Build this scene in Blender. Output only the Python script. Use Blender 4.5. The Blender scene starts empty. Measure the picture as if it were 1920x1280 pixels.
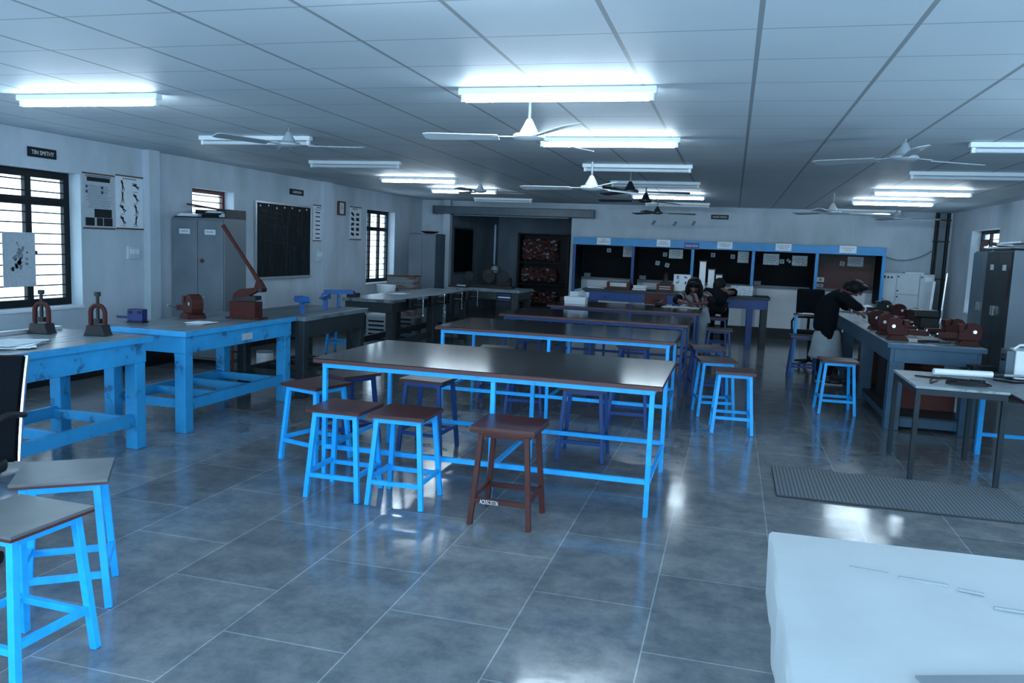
import bpy, bmesh, math, random
from mathutils import Vector, Matrix, Euler
random.seed(7)
SC = bpy.context.scene
COL = SC.collection
PI = math.pi

# ------------------------------------------------------------------ camera geometry (1920 x 1280 frame)
FPX, EYE = 1506.66, 1.6
PITCH, YAW, ROLL = [math.radians(a) for a in (-6.713, 15.084, -2.296)]
FWD = Vector((-math.sin(YAW) * math.cos(PITCH), math.cos(YAW) * math.cos(PITCH), math.sin(PITCH)))
_r = Vector((math.cos(YAW), math.sin(YAW), 0.0))
_d = FWD.cross(_r)
RIGHT = _r * math.cos(ROLL) + _d * math.sin(ROLL)
DOWN = -_r * math.sin(ROLL) + _d * math.cos(ROLL)
CAMPOS = Vector((0, 0, EYE))

def _ray(px, py):
    return RIGHT * ((px - 960) / FPX) + DOWN * ((py - 640) / FPX) + FWD
def hz(px, py, z=0.0):
    v = _ray(px, py); return CAMPOS + v * ((z - EYE) / v.z)
def hy(px, py, y):
    v = _ray(px, py); return CAMPOS + v * (y / v.y)
def hx(px, py, x):
    v = _ray(px, py); return CAMPOS + v * (x / v.x)

# ------------------------------------------------------------------ mesh builder
class MB:
    def __init__(s):
        s.bm = bmesh.new(); s.mi = 0
    def _tag(s, faces):
        for f in faces: f.material_index = s.mi
    def box(s, c, d, rot=None):
        r = bmesh.ops.create_cube(s.bm, size=1.0)
        m = Matrix.Diagonal((d[0], d[1], d[2], 1.0))
        if rot: m = Euler(rot).to_matrix().to_4x4() @ m
        m = Matrix.Translation(c) @ m
        bmesh.ops.transform(s.bm, matrix=m, verts=r['verts'])
        s._tag({f for v in r['verts'] for f in v.link_faces}); return s
    def bb(s, x0, x1, y0, y1, z0, z1):
        return s.box(((x0 + x1) / 2, (y0 + y1) / 2, (z0 + z1) / 2), (x1 - x0, y1 - y0, z1 - z0))
    def bar(s, p0, p1, w, h=None, up=(0, 0, 1)):
        p0, p1 = Vector(p0), Vector(p1); d = p1 - p0; L = d.length; h = h or w
        z = d.normalized(); u = Vector(up)
        if abs(z.dot(u)) > 0.99: u = Vector((0, 1, 0))
        x = u.cross(z).normalized(); y = z.cross(x)
        m = Matrix((x, y, z)).transposed().to_4x4()
        r = bmesh.ops.create_cube(s.bm, size=1.0)
        bmesh.ops.transform(s.bm, matrix=Matrix.Translation((p0 + p1) / 2) @ m @ Matrix.Diagonal((w, h, L, 1)), verts=r['verts'])
        s._tag({f for v in r['verts'] for f in v.link_faces}); return s
    def cyl(s, p0, p1, r, r2=None, n=14):
        p0, p1 = Vector(p0), Vector(p1); d = p1 - p0
        q = Vector((0, 0, 1)).rotation_difference(d.normalized()).to_matrix().to_4x4()
        k = bmesh.ops.create_cone(s.bm, cap_ends=True, segments=n, radius1=r, radius2=r if r2 is None else r2, depth=d.length)
        bmesh.ops.transform(s.bm, matrix=Matrix.Translation((p0 + p1) / 2) @ q, verts=k['verts'])
        s._tag({f for v in k['verts'] for f in v.link_faces}); return s
    def sph(s, c, r, n=12):
        r = r if isinstance(r, (tuple, list)) else (r, r, r)
        k = bmesh.ops.create_uvsphere(s.bm, u_segments=n, v_segments=max(6, n * 2 // 3), radius=1.0)
        bmesh.ops.transform(s.bm, matrix=Matrix.Translation(c) @ Matrix.Diagonal((*r, 1)), verts=k['verts'])
        s._tag({f for v in k['verts'] for f in v.link_faces}); return s
    def lathe(s, prof, c=(0, 0, 0), n=24):
        rings = []
        for r, z in prof:
            rings.append([s.bm.verts.new((c[0] + max(r, 1e-4) * math.cos(2 * PI * i / n), c[1] + max(r, 1e-4) * math.sin(2 * PI * i / n), c[2] + z)) for i in range(n)])
        fs = []
        for a, b in zip(rings, rings[1:]):
            for i in range(n):
                fs.append(s.bm.faces.new((a[i], a[(i + 1) % n], b[(i + 1) % n], b[i])))
        fs.append(s.bm.faces.new(list(reversed(rings[0])))); fs.append(s.bm.faces.new(rings[-1]))
        s._tag(fs); return s
    def prism(s, poly, axis, a, b):
        # poly: 2D points; axis 'x': (y,z)  'y': (x,z)  'z': (x,y)
        def P(p, t):
            return {'x': (t, p[0], p[1]), 'y': (p[0], t, p[1]), 'z': (p[0], p[1], t)}[axis]
        A = [s.bm.verts.new(P(p, a)) for p in poly]; B = [s.bm.verts.new(P(p, b)) for p in poly]
        fs = [s.bm.faces.new(A), s.bm.faces.new(list(reversed(B)))]
        n = len(poly)
        for i in range(n):
            fs.append(s.bm.faces.new((A[i], B[i], B[(i + 1) % n], A[(i + 1) % n])))
        s._tag(fs); return s
    def tube(s, pts, r, n=8):
        pts = [Vector(p) for p in pts]; rings = []; prev = None
        for i, p in enumerate(pts):
            t = (pts[min(i + 1, len(pts) - 1)] - pts[max(i - 1, 0)]).normalized()
            u = prev if prev else (Vector((0, 0, 1)) if abs(t.z) < 0.9 else Vector((1, 0, 0)))
            x = (u - t * u.dot(t)).normalized(); y = t.cross(x); prev = x
            rr = r[i] if isinstance(r, (list, tuple)) else r
            rings.append([s.bm.verts.new(p + x * rr * math.cos(2 * PI * k / n) + y * rr * math.sin(2 * PI * k / n)) for k in range(n)])
        fs = []
        for a, b in zip(rings, rings[1:]):
            for k in range(n):
                fs.append(s.bm.faces.new((a[k], a[(k + 1) % n], b[(k + 1) % n], b[k])))
        fs.append(s.bm.faces.new(list(reversed(rings[0])))); fs.append(s.bm.faces.new(rings[-1]))
        s._tag(fs); return s
    def grid(s, fn, nu, nv, thick=0):
        V = [[s.bm.verts.new(fn(i / nu, j / nv)) for j in range(nv + 1)] for i in range(nu + 1)]
        fs = [s.bm.faces.new((V[i][j], V[i + 1][j], V[i + 1][j + 1], V[i][j + 1])) for i in range(nu) for j in range(nv)]
        s._tag(fs)
        return s
    def build(s, name, mat, parent=None, smooth=False, bev=0.0, loc=None):
        bm = s.bm
        bmesh.ops.recalc_face_normals(bm, faces=bm.faces[:])
        if bev:
            es = [e for e in bm.edges if len(e.link_faces) == 2 and e.calc_face_angle(0) > 0.6]
            bmesh.ops.bevel(bm, geom=es, offset=bev, segments=2, affect='EDGES', profile=0.5, clamp_overlap=True)
        me = bpy.data.meshes.new(name)
        bm.to_mesh(me); bm.free()
        for m in (mat if isinstance(mat, (list, tuple)) else [mat]): me.materials.append(m)
        if smooth:
            me.polygons.foreach_set('use_smooth', [True] * len(me.polygons))
            try: me.set_sharp_from_angle(angle=math.radians(40))
            except Exception: pass
        return link(name, me, parent, loc)

def link(name, me, parent=None, loc=None):
    o = bpy.data.objects.new(name, me); COL.objects.link(o)
    if parent is not None: o.parent = parent
    if loc is not None: o.location = loc
    return o
def tag(o, label=None, cat=None, group=None, kind=None):
    if label: o['label'] = label
    if cat: o['category'] = cat
    if group: o['group'] = group
    if kind: o['kind'] = kind
    return o
def thing(name, label, cat, loc=(0, 0, 0), rz=0.0, group=None):
    o = bpy.data.objects.new(name, None); COL.objects.link(o)
    o.empty_display_size = 0.1
    o.location = loc; o.rotation_euler = (0, 0, rz)
    return tag(o, label, cat, group)
def struct(o): o['kind'] = 'structure'; return o
def dup(root, loc, rz=None, label=None, group=None):
    def cp(o, parent):
        c = o.copy(); COL.objects.link(c)
        if parent is not None: c.parent = parent
        for ch in [q for q in bpy.data.objects if q.parent == o]: cp(ch, c)
        return c
    r = cp(root, None)
    r.location = loc
    if rz is not None: r.rotation_euler = (0, 0, rz)
    if label: r['label'] = label
    if group: r['group'] = group
    return r

# facing frames for flat lettering: '+x' wall on the window side, '-y' towards the camera, '-x' cabinets on the far side
FACE = {'+x': Matrix(((0, 0, 1), (1, 0, 0), (0, 1, 0))), '-y': Matrix(((1, 0, 0), (0, 0, -1), (0, 1, 0))), '-x': Matrix(((0, 0, -1), (-1, 0, 0), (0, 1, 0))),
        '+z': Matrix(((1, 0, 0), (0, 1, 0), (0, 0, 1)))}
def lettering(name, body, size, loc, face, mat, parent=None, width=None, thick=0.0008):
    c = bpy.data.curves.new('lettering', 'FONT'); c.body = body; c.size = size; c.align_x = 'CENTER'; c.align_y = 'CENTER'; c.extrude = thick
    c.space_line = 0.9
    o = bpy.data.objects.new('lettering', c); COL.objects.link(o)
    dg = bpy.context.evaluated_depsgraph_get()
    me = bpy.data.meshes.new_from_object(o.evaluated_get(dg))
    bpy.data.objects.remove(o); bpy.data.curves.remove(c)
    if width and me.vertices:
        xs = [v.co.x for v in me.vertices]; k = width / max(1e-6, max(xs) - min(xs))
        for v in me.vertices: v.co.x *= k
    me.transform(Matrix.Translation(loc) @ FACE[face].to_4x4())
    me.name = name; me.materials.clear(); me.materials.append(mat)
    return link(name, me, parent)

# ------------------------------------------------------------------ materials
def lin(h):
    h = h.lstrip('#'); v = [int(h[i:i + 2], 16) / 255 for i in (0, 2, 4)]
    return tuple(c / 12.92 if c <= 0.04045 else ((c + 0.055) / 1.055) ** 2.4 for c in v)
def newmat(name):
    m = bpy.data.materials.new(name); m.use_nodes = True
    nt = m.node_tree; b = nt.nodes.get('Principled BSDF'); return m, nt, b
def mat(name, col, rough=0.5, metal=0.0, var=0.12, scale=6.0, spec=0.5, bump=0.0, bscale=60, coat=0.0):
    m, nt, b = newmat(name); N, L = nt.nodes, nt.links
    b.inputs['Roughness'].default_value = rough; b.inputs['Metallic'].default_value = metal
    b.inputs['Specular IOR Level'].default_value = spec
    if coat: b.inputs['Coat Weight'].default_value = coat; b.inputs['Coat Roughness'].default_value = 0.1
    tc = N.new('ShaderNodeTexCoord')
    nz = N.new('ShaderNodeTexNoise'); nz.inputs['Scale'].default_value = scale; nz.inputs['Detail'].default_value = 5
    L.new(tc.outputs['Object'], nz.inputs['Vector'])
    cr = N.new('ShaderNodeValToRGB')
    cr.color_ramp.elements[0].position = 0.3; cr.color_ramp.elements[1].position = 0.7
    cr.color_ramp.elements[0].color = (*[c * (1 - var) for c in col], 1); cr.color_ramp.elements[1].color = (*[min(1, c * (1 + var)) for c in col], 1)
    L.new(nz.outputs['Fac'], cr.inputs['Fac']); L.new(cr.outputs['Color'], b.inputs['Base Color'])
    if bump:
        n2 = N.new('ShaderNodeTexNoise'); n2.inputs['Scale'].default_value = bscale; n2.inputs['Detail'].default_value = 4
        bp = N.new('ShaderNodeBump'); bp.inputs['Strength'].default_value = bump; bp.inputs['Distance'].default_value = 0.01
        L.new(tc.outputs['Object'], n2.inputs['Vector']); L.new(n2.outputs['Fac'], bp.inputs['Height']); L.new(bp.outputs['Normal'], b.inputs['Normal'])
    return m
def worn(name, col, worncol, amount=0.42, scale=9.0, rough=0.5, stretch=(1, 1, 1), spec=0.4):
    m, nt, b = newmat(name); N, L = nt.nodes, nt.links
    b.inputs['Specular IOR Level'].default_value = spec
    b.inputs['Roughness'].default_value = rough
    tc = N.new('ShaderNodeTexCoord'); mp = N.new('ShaderNodeMapping'); mp.inputs['Scale'].default_value = stretch
    L.new(tc.outputs['Object'], mp.inputs['Vector'])
    nz = N.new('ShaderNodeTexNoise'); nz.inputs['Scale'].default_value = scale; nz.inputs['Detail'].default_value = 8; nz.inputs['Roughness'].default_value = 0.65
    L.new(mp.outputs['Vector'], nz.inputs['Vector'])
    cr = N.new('ShaderNodeValToRGB'); e = cr.color_ramp.elements
    e[0].position = amount - 0.03; e[0].color = (*worncol, 1); e[1].position = amount + 0.03; e[1].color = (*col, 1)
    n3 = cr.color_ramp.elements.new(min(0.99, amount + 0.28)); n3.color = (*[min(1, c * 1.18) for c in col], 1)
    L.new(nz.outputs['Fac'], cr.inputs['Fac']); L.new(cr.outputs['Color'], b.inputs['Base Color'])
    bp = N.new('ShaderNodeBump'); bp.inputs['Strength'].default_value = 0.15; bp.inputs['Distance'].default_value = 0.004
    L.new(nz.outputs['Fac'], bp.inputs['Height']); L.new(bp.outputs['Normal'], b.inputs['Normal'])
    return m
def emit(name, col, strength):
    m, nt, b = newmat(name)
    b.inputs['Base Color'].default_value = (0.8, 0.85, 0.9, 1)
    b.inputs['Emission Color'].default_value = (*col, 1); b.inputs['Emission Strength'].default_value = strength
    return m
def glass_mat(name='window_glass', tint=(0.86, 0.93, 0.97)):
    m, nt, b = newmat(name); N, L = nt.nodes, nt.links
    N.remove(b); out = N['Material Output']
    t = N.new('ShaderNodeBsdfTransparent'); t.inputs['Color'].default_value = (*tint, 1)
    g = N.new('ShaderNodeBsdfGlossy'); g.inputs['Roughness'].default_value = 0.05
    mx = N.new('ShaderNodeMixShader'); mx.inputs['Fac'].default_value = 0.06
    L.new(t.outputs[0], mx.inputs[1]); L.new(g.outputs[0], mx.inputs[2]); L.new(mx.outputs[0], out.inputs['Surface'])
    return m

def gridline(N, L, coord_socket, origin, pitch, half):
    """1 on a joint line, 0 elsewhere, along one coordinate"""
    a = N.new('ShaderNodeMath'); a.operation = 'SUBTRACT'; L.new(coord_socket, a.inputs[0]); a.inputs[1].default_value = origin - pitch / 2
    w = N.new('ShaderNodeMath'); w.operation = 'PINGPONG'; L.new(a.outputs[0], w.inputs[0]); w.inputs[1].default_value = pitch / 2
    g = N.new('ShaderNodeMath'); g.operation = 'GREATER_THAN'; L.new(w.outputs[0], g.inputs[0]); g.inputs[1].default_value = pitch / 2 - half
    return g.outputs[0]
def ceiling_mat():
    m, nt, b = newmat('ceiling_tiles'); N, L = nt.nodes, nt.links
    b.inputs['Roughness'].default_value = 0.55; b.inputs['Specular IOR Level'].default_value = 0.35
    tc = N.new('ShaderNodeTexCoord'); sp = N.new('ShaderNodeSeparateXYZ'); L.new(tc.outputs['Object'], sp.inputs[0])
    lx = gridline(N, L, sp.outputs[0], 0.04, 0.61, 0.011); ly = gridline(N, L, sp.outputs[1], 3.65, 0.55, 0.006)
    nz = N.new('ShaderNodeTexNoise'); nz.inputs['Scale'].default_value = 0.9; nz.inputs['Detail'].default_value = 6
    L.new(tc.outputs['Object'], nz.inputs['Vector'])
    cr = N.new('ShaderNodeValToRGB'); e = cr.color_ramp.elements
    e[0].position = 0.3; e[0].color = (*CEIL_A, 1); e[1].position = 0.7; e[1].color = (*CEIL_B, 1)
    L.new(nz.outputs['Fac'], cr.inputs['Fac'])
    m1 = N.new('ShaderNodeMix'); m1.data_type = 'RGBA'; L.new(ly, m1.inputs['Factor']); L.new(cr.outputs['Color'], m1.inputs['A']); m1.inputs['B'].default_value = (*[c * 0.62 for c in CEIL_A], 1)
    m2 = N.new('ShaderNodeMix'); m2.data_type = 'RGBA'; L.new(lx, m2.inputs['Factor']); L.new(m1.outputs['Result'], m2.inputs['A']); m2.inputs['B'].default_value = (*[c * 0.5 for c in CEIL_A], 1)
    L.new(m2.outputs['Result'], b.inputs['Base Color'])
    return m
def floor_mat():
    m, nt, b = newmat('stone_floor'); N, L = nt.nodes, nt.links
    tc = N.new('ShaderNodeTexCoord'); mp = N.new('ShaderNodeMapping'); mp.inputs['Rotation'].default_value = (0, 0, PI / 2); mp.inputs['Location'].default_value = (0.25, 0.25, 0)
    L.new(tc.outputs['Object'], mp.inputs['Vector'])
    br = N.new('ShaderNodeTexBrick'); br.inputs['Scale'].default_value = 1.0; br.inputs['Brick Width'].default_value = 0.82; br.inputs['Row Height'].default_value = 0.55
    br.inputs['Mortar Size'].default_value = 0.003; br.inputs['Mortar Smooth'].default_value = 0.0; br.inputs['Bias'].default_value = 0.0
    br.inputs['Color1'].default_value = (*FLOOR_A, 1); br.inputs['Color2'].default_value = (*FLOOR_B, 1); br.inputs['Mortar'].default_value = (*FLOOR_J, 1)
    L.new(mp.outputs['Vector'], br.inputs['Vector'])
    nz = N.new('ShaderNodeTexNoise'); nz.inputs['Scale'].default_value = 4.5; nz.inputs['Detail'].default_value = 10; nz.inputs['Roughness'].default_value = 0.74
    L.new(tc.outputs['Object'], nz.inputs['Vector'])
    cr = N.new('ShaderNodeValToRGB'); e = cr.color_ramp.elements
    e[0].position = 0.38; e[0].color = (0.72, 0.76, 0.80, 1); e[1].position = 0.62; e[1].color = (1.28, 1.24, 1.2, 1)
    L.new(nz.outputs['Fac'], cr.inputs['Fac'])
    mx = N.new('ShaderNodeMix'); mx.data_type = 'RGBA'; mx.blend_type = 'MULTIPLY'; mx.inputs['Factor'].default_value = 1.0
    L.new(br.outputs['Color'], mx.inputs['A']); L.new(cr.outputs['Color'], mx.inputs['B']); L.new(mx.outputs['Result'], b.inputs['Base Color'])
    rr = N.new('ShaderNodeMapRange'); rr.inputs['To Min'].default_value = 0.06; rr.inputs['To Max'].default_value = 0.22
    L.new(nz.outputs['Fac'], rr.inputs['Value']); L.new(rr.outputs[0], b.inputs['Roughness'])
    b.inputs['Specular IOR Level'].default_value = 0.55
    n2 = N.new('ShaderNodeTexNoise'); n2.inputs['Scale'].default_value = 7; n2.inputs['Detail'].default_value = 3
    L.new(tc.outputs['Object'], n2.inputs['Vector'])
    bp = N.new('ShaderNodeBump'); bp.inputs['Strength'].default_value = 0.05; bp.inputs['Distance'].default_value = 0.02
    L.new(n2.outputs['Fac'], bp.inputs['Height']); L.new(bp.outputs['Normal'], b.inputs['Normal'])
    return m
def wall_mat(name, a, c):
    m, nt, b = newmat(name); N, L = nt.nodes, nt.links
    b.inputs['Roughness'].default_value = 0.75; b.inputs['Specular IOR Level'].default_value = 0.25
    tc = N.new('ShaderNodeTexCoord')
    mp = N.new('ShaderNodeMapping'); mp.inputs['Scale'].default_value = (1.2, 1.2, 0.5); L.new(tc.outputs['Object'], mp.inputs['Vector'])
    nz = N.new('ShaderNodeTexNoise'); nz.inputs['Scale'].default_value = 1.6; nz.inputs['Detail'].default_value = 7; nz.inputs['Roughness'].default_value = 0.6
    L.new(mp.outputs['Vector'], nz.inputs['Vector'])
    cr = N.new('ShaderNodeValToRGB'); e = cr.color_ramp.elements
    e[0].position = 0.35; e[0].color = (*a, 1); e[1].position = 0.62; e[1].color = (*c, 1)
    L.new(nz.outputs['Fac'], cr.inputs['Fac']); L.new(cr.outputs['Color'], b.inputs['Base Color'])
    n2 = N.new('ShaderNodeTexNoise'); n2.inputs['Scale'].default_value = 25; n2.inputs['Detail'].default_value = 5
    L.new(tc.outputs['Object'], n2.inputs['Vector'])
    bp = N.new('ShaderNodeBump'); bp.inputs['Strength'].default_value = 0.12; bp.inputs['Distance'].default_value = 0.01
    L.new(n2.outputs['Fac'], bp.inputs['Height']); L.new(bp.outputs['Normal'], b.inputs['Normal'])
    return m
def chalk_mat():
    m, nt, b = newmat('chalkboard_slate'); N, L = nt.nodes, nt.links
    b.inputs['Specular IOR Level'].default_value = .15
    b.inputs['Roughness'].default_value = 0.6
    tc = N.new('ShaderNodeTexCoord'); mp = N.new('ShaderNodeMapping'); mp.inputs['Scale'].default_value = (1, 5, 0.8); L.new(tc.outputs['Object'], mp.inputs['Vector'])
    nz = N.new('ShaderNodeTexNoise'); nz.inputs['Scale'].default_value = 2.5; nz.inputs['Detail'].default_value = 9; nz.inputs['Roughness'].default_value = 0.75
    L.new(mp.outputs['Vector'], nz.inputs['Vector'])
    cr = N.new('ShaderNodeValToRGB'); e = cr.color_ramp.elements
    e[0].position = 0.45; e[0].color = (0.006, 0.010, 0.014, 1); e[1].position = 0.75; e[1].color = (0.026, 0.038, 0.044, 1)
    L.new(nz.outputs['Fac'], cr.inputs['Fac']); L.new(cr.outputs['Color'], b.inputs['Base Color'])
    return m
def mat_weave(name, a, c, scale):
    m, nt, b = newmat(name); N, L = nt.nodes, nt.links
    b.inputs['Roughness'].default_value = 0.7
    tc = N.new('ShaderNodeTexCoord'); sp = N.new('ShaderNodeSeparateXYZ'); L.new(tc.outputs['Object'], sp.inputs[0])
    lx = gridline(N, L, sp.outputs[0], 0, scale, scale * 0.16); ly = gridline(N, L, sp.outputs[1], 0, scale, scale * 0.16)
    mxm = N.new('ShaderNodeMath'); mxm.operation = 'MAXIMUM'; L.new(lx, mxm.inputs[0]); L.new(ly, mxm.inputs[1])
    mx = N.new('ShaderNodeMix'); mx.data_type = 'RGBA'; L.new(mxm.outputs[0], mx.inputs['Factor']); mx.inputs['A'].default_value = (*a, 1); mx.inputs['B'].default_value = (*c, 1)
    L.new(mx.outputs['Result'], b.inputs['Base Color'])
    bp = N.new('ShaderNodeBump'); bp.inputs['Strength'].default_value = 0.6; bp.inputs['Distance'].default_value = 0.004
    L.new(mxm.outputs[0], bp.inputs['Height']); bp.invert = True; L.new(bp.outputs['Normal'], b.inputs['Normal'])
    return m

SKY, EXPO = 10.0, 1.0
CEIL_A, CEIL_B = (0.57, 0.65, 0.70), (0.63, 0.71, 0.76)
FLOOR_A, FLOOR_B, FLOOR_J = (0.155, 0.172, 0.186), (0.118, 0.136, 0.152), (0.26, 0.30, 0.33)
M_ceil, M_floor = ceiling_mat(), floor_mat()
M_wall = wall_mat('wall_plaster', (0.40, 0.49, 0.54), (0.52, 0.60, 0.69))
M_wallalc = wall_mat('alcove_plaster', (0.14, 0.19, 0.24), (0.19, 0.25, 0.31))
M_stake = worn('stake_blue', (0.010, 0.085, 0.28), (0.006, 0.02, 0.09), 0.42, 12, 0.5)
M_skirt = mat('black_skirting', (0.006, 0.009, 0.012), 0.4, spec=.3)
M_frame = mat('window_black', (0.006, 0.010, 0.014), 0.5, spec=.25)
M_redframe = mat('window_red_oxide', (0.10, 0.025, 0.022), 0.5)
M_glass = glass_mat()
M_glassdim = glass_mat('dimmed_window_glass', (0.45, 0.48, 0.50))  # tint dims the bright sky so the grille bars stay visible
M_white = mat('white_paint', (0.72, 0.78, 0.82), 0.45, var=0.04)
M_fanwhite = mat('fan_enamel', (0.62, 0.68, 0.72), 0.35, var=0.04)
M_fangrey = mat('fan_grey_enamel', (0.30, 0.36, 0.40), 0.4, var=0.05)
M_fandark = mat('fan_dark_enamel', (0.010, 0.015, 0.02), 0.4)
M_rod = mat('fan_rod', (0.16, 0.2, 0.22), 0.4, 0.3)
M_blue = worn('blue_enamel', (0.015, 0.37, 0.86), (0.02, 0.19, 0.42), 0.30, 14, 0.38)
M_bluewood = worn('blue_painted_wood', (0.022, 0.28, 0.58), (0.02, 0.12, 0.25), 0.40, 5, 0.5, (1, 1, 1))
M_navyshade = worn('navy_and_shaded_blue', (0.006, 0.045, 0.19), (0.012, 0.02, 0.04), 0.34, 8, 0.45)  # navy print and paint; also the blue enamel with shade mixed in
M_darkwood = worn('dark_bench_wood', (0.012, 0.020, 0.026), (0.02, 0.032, 0.042), 0.44, 6, 0.5)
M_slatewood = worn('slate_blue_bench', (0.028, 0.075, 0.125), (0.035, 0.06, 0.08), 0.40, 6, 0.5)
M_bench_top = worn('bench_top_wood', (0.13, 0.17, 0.20), (0.06, 0.085, 0.105), 0.46, 4, 0.32, (3, 0.5, 1))
M_bench_top2 = worn('bench_top_pale', (0.24, 0.29, 0.33), (0.12, 0.15, 0.17), 0.42, 5, 0.45, (3, 0.5, 1))
M_lam = mat('laminate_top', (0.020, 0.016, 0.017), 0.13, var=0.25, scale=3, spec=0.6)
M_edge = mat('brown_edge', (0.075, 0.018, 0.016), 0.45)
M_seat = mat('brown_seat', (0.055, 0.016, 0.014), 0.34, var=0.3, scale=7)
M_seatedge = mat('seat_edge_dark', (0.03, 0.018, 0.02), 0.4)
M_brown = mat('brown_enamel', (0.065, 0.017, 0.014), 0.50, spec=.3, var=0.2)
M_black = mat('black_plastic', (0.005, 0.007, 0.010), 0.5, spec=.25)
M_fabric = mat('black_fabric', (0.004, 0.006, 0.009), 0.9, spec=.1, bump=0.2, bscale=200)
M_chrome = mat('chrome', (0.75, 0.8, 0.85), 0.15, 1.0, var=0.03)
M_steel = mat('grey_steel_paint', (0.155, 0.19, 0.225), 0.42, var=0.16, scale=2.5)
M_steelside = mat('grey_steel_side', (0.12, 0.155, 0.18), 0.45, var=0.08, scale=2)
M_steeldark = mat('dark_steel_paint', (0.011, 0.019, 0.026), 0.5, var=0.2, spec=.3)
M_steelpale_lit = mat('lit_pale_steel', (0.30, 0.37, 0.43), 0.45, var=0.1, scale=1.5)  # lightened for the almirah side that faces the light; also grey offcuts
M_clamp = worn('clamp_navy', (0.006, 0.018, 0.10), (0.008, 0.014, 0.03), 0.36, 14, 0.5)
M_cupdoor = mat('cupboard_grey', (0.11, 0.14, 0.175), 0.45, var=0.2, scale=2)
M_steelmid = mat('mid_steel_paint', (0.06, 0.095, 0.13), 0.4, var=0.15)
M_board = chalk_mat()
M_panelboard = mat('black_board', (0.003, 0.005, 0.007), 0.7, spec=.12)
M_alu = mat('aluminium', (0.55, 0.6, 0.65), 0.35, 0.6)
M_red = worn('red_oxide_iron', (0.040, 0.0095, 0.0085), (0.020, 0.009, 0.009), 0.36, 20, 0.65, spec=.2)
M_iron = mat('dark_iron', (0.006, 0.009, 0.012), 0.5, spec=.3)
M_bright = mat('bright_steel', (0.5, 0.56, 0.6), 0.25, 0.9)
M_paper = mat('paper', (0.66, 0.74, 0.80), 0.7, var=0.05, scale=12)
M_papergrey = mat('printed_paper', (0.40, 0.47, 0.53), 0.6, var=0.1, scale=30)
M_plastic = mat('plastic_sleeve', (0.30, 0.38, 0.44), 0.15, var=0.4, scale=40, bump=0.5, bscale=40)
M_ink = mat('print_black', (0.012, 0.018, 0.024), 0.7, spec=.2)
M_inkgrey = mat('print_grey', (0.15, 0.19, 0.22), 0.6)
M_sign = mat('sign_black', (0.006, 0.009, 0.013), 0.5, spec=.2)
M_lit = emit('tube_lit', (0.69, 0.85, 0.98), 33.0)
M_off = mat('tube_off', (0.55, 0.62, 0.68), 0.35, var=0.03)
M_card = mat('carton_red', (0.075, 0.019, 0.017), 0.8, var=0.15)
M_cardgrey = worn('carton_printed', (0.16, 0.19, 0.20), (0.11, 0.035, 0.03), 0.46, 6, 0.7, (0.6, 0.6, 5))
M_wood = mat('wood_red', (0.06, 0.015, 0.013), 0.6, var=0.3, scale=20)
M_rubber = mat_weave('rubber_mat_weave', (0.15, 0.19, 0.22), (0.03, 0.04, 0.05), 0.026)
M_block = mat('white_foam', (0.42, 0.46, 0.48), 0.6, var=0.05, scale=5, bump=0.15, bscale=12)
M_skin = mat('skin', (0.12, 0.048, 0.042), 0.55, var=0.06)
M_hair = mat('hair', (0.0035, 0.005, 0.007), 0.6, var=0.3, scale=60, spec=.2)
M_cloth_dark = mat('dark_cloth', (0.0045, 0.007, 0.010), 0.9, spec=.1, bump=0.15)
M_cloth_pale = mat('pale_cloth', (0.30, 0.35, 0.39), 0.85, bump=0.15)
M_shoe = mat('shoe', (0.02, 0.025, 0.03), 0.5)
M_sole = mat('shoe_sole', (0.5, 0.56, 0.6), 0.6)
M_cabwhite = mat('white_cabinet_paint', (0.46, 0.53, 0.58), 0.45, var=0.05)
M_bluelight = mat('bright_blue_paint', (0.015, 0.22, 0.50), 0.45, var=0.1)
M_tablegrey = worn('ply_top', (0.20, 0.245, 0.27), (0.09, 0.11, 0.125), 0.40, 10, 0.5)
# ================================================================== SETTING
XL, XR, YF, YB, ZC = -6.7, 3.9, 16.8, -1.3, 2.55
YA = 20.8   # back of the alcove
def cells(u0, u1, v0, v1, holes):
    us = sorted({u0, u1, *[h[0] for h in holes], *[h[1] for h in holes]}); vs = sorted({v0, v1, *[h[2] for h in holes], *[h[3] for h in holes]})
    us = [u for u in us if u0 <= u <= u1]; vs = [v for v in vs if v0 <= v <= v1]
    for a, b in zip(us, us[1:]):
        for c, d in zip(vs, vs[1:]):
            um, vm = (a + b) / 2, (c + d) / 2
            if not any(h[0] < um < h[1] and h[2] < vm < h[3] for h in holes): yield a, b, c, d
def wall_x(name, x0, x1, y0, y1, holes, m, z1=ZC + 0.1):
    w = MB()
    for a, b, c, d in cells(y0, y1, 0, z1, holes): w.bb(x0, x1, a, b, c, d)
    bmesh.ops.remove_doubles(w.bm, verts=w.bm.verts[:], dist=1e-5)
    return struct(w.build(name, m))
def wall_y(name, y0, y1, x0, x1, holes, m, z1=ZC + 0.1):
    w = MB()
    for a, b, c, d in cells(x0, x1, 0, z1, holes): w.bb(a, b, y0, y1, c, d)
    bmesh.ops.remove_doubles(w.bm, verts=w.bm.verts[:], dist=1e-5)
    return struct(w.build(name, m))

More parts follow.
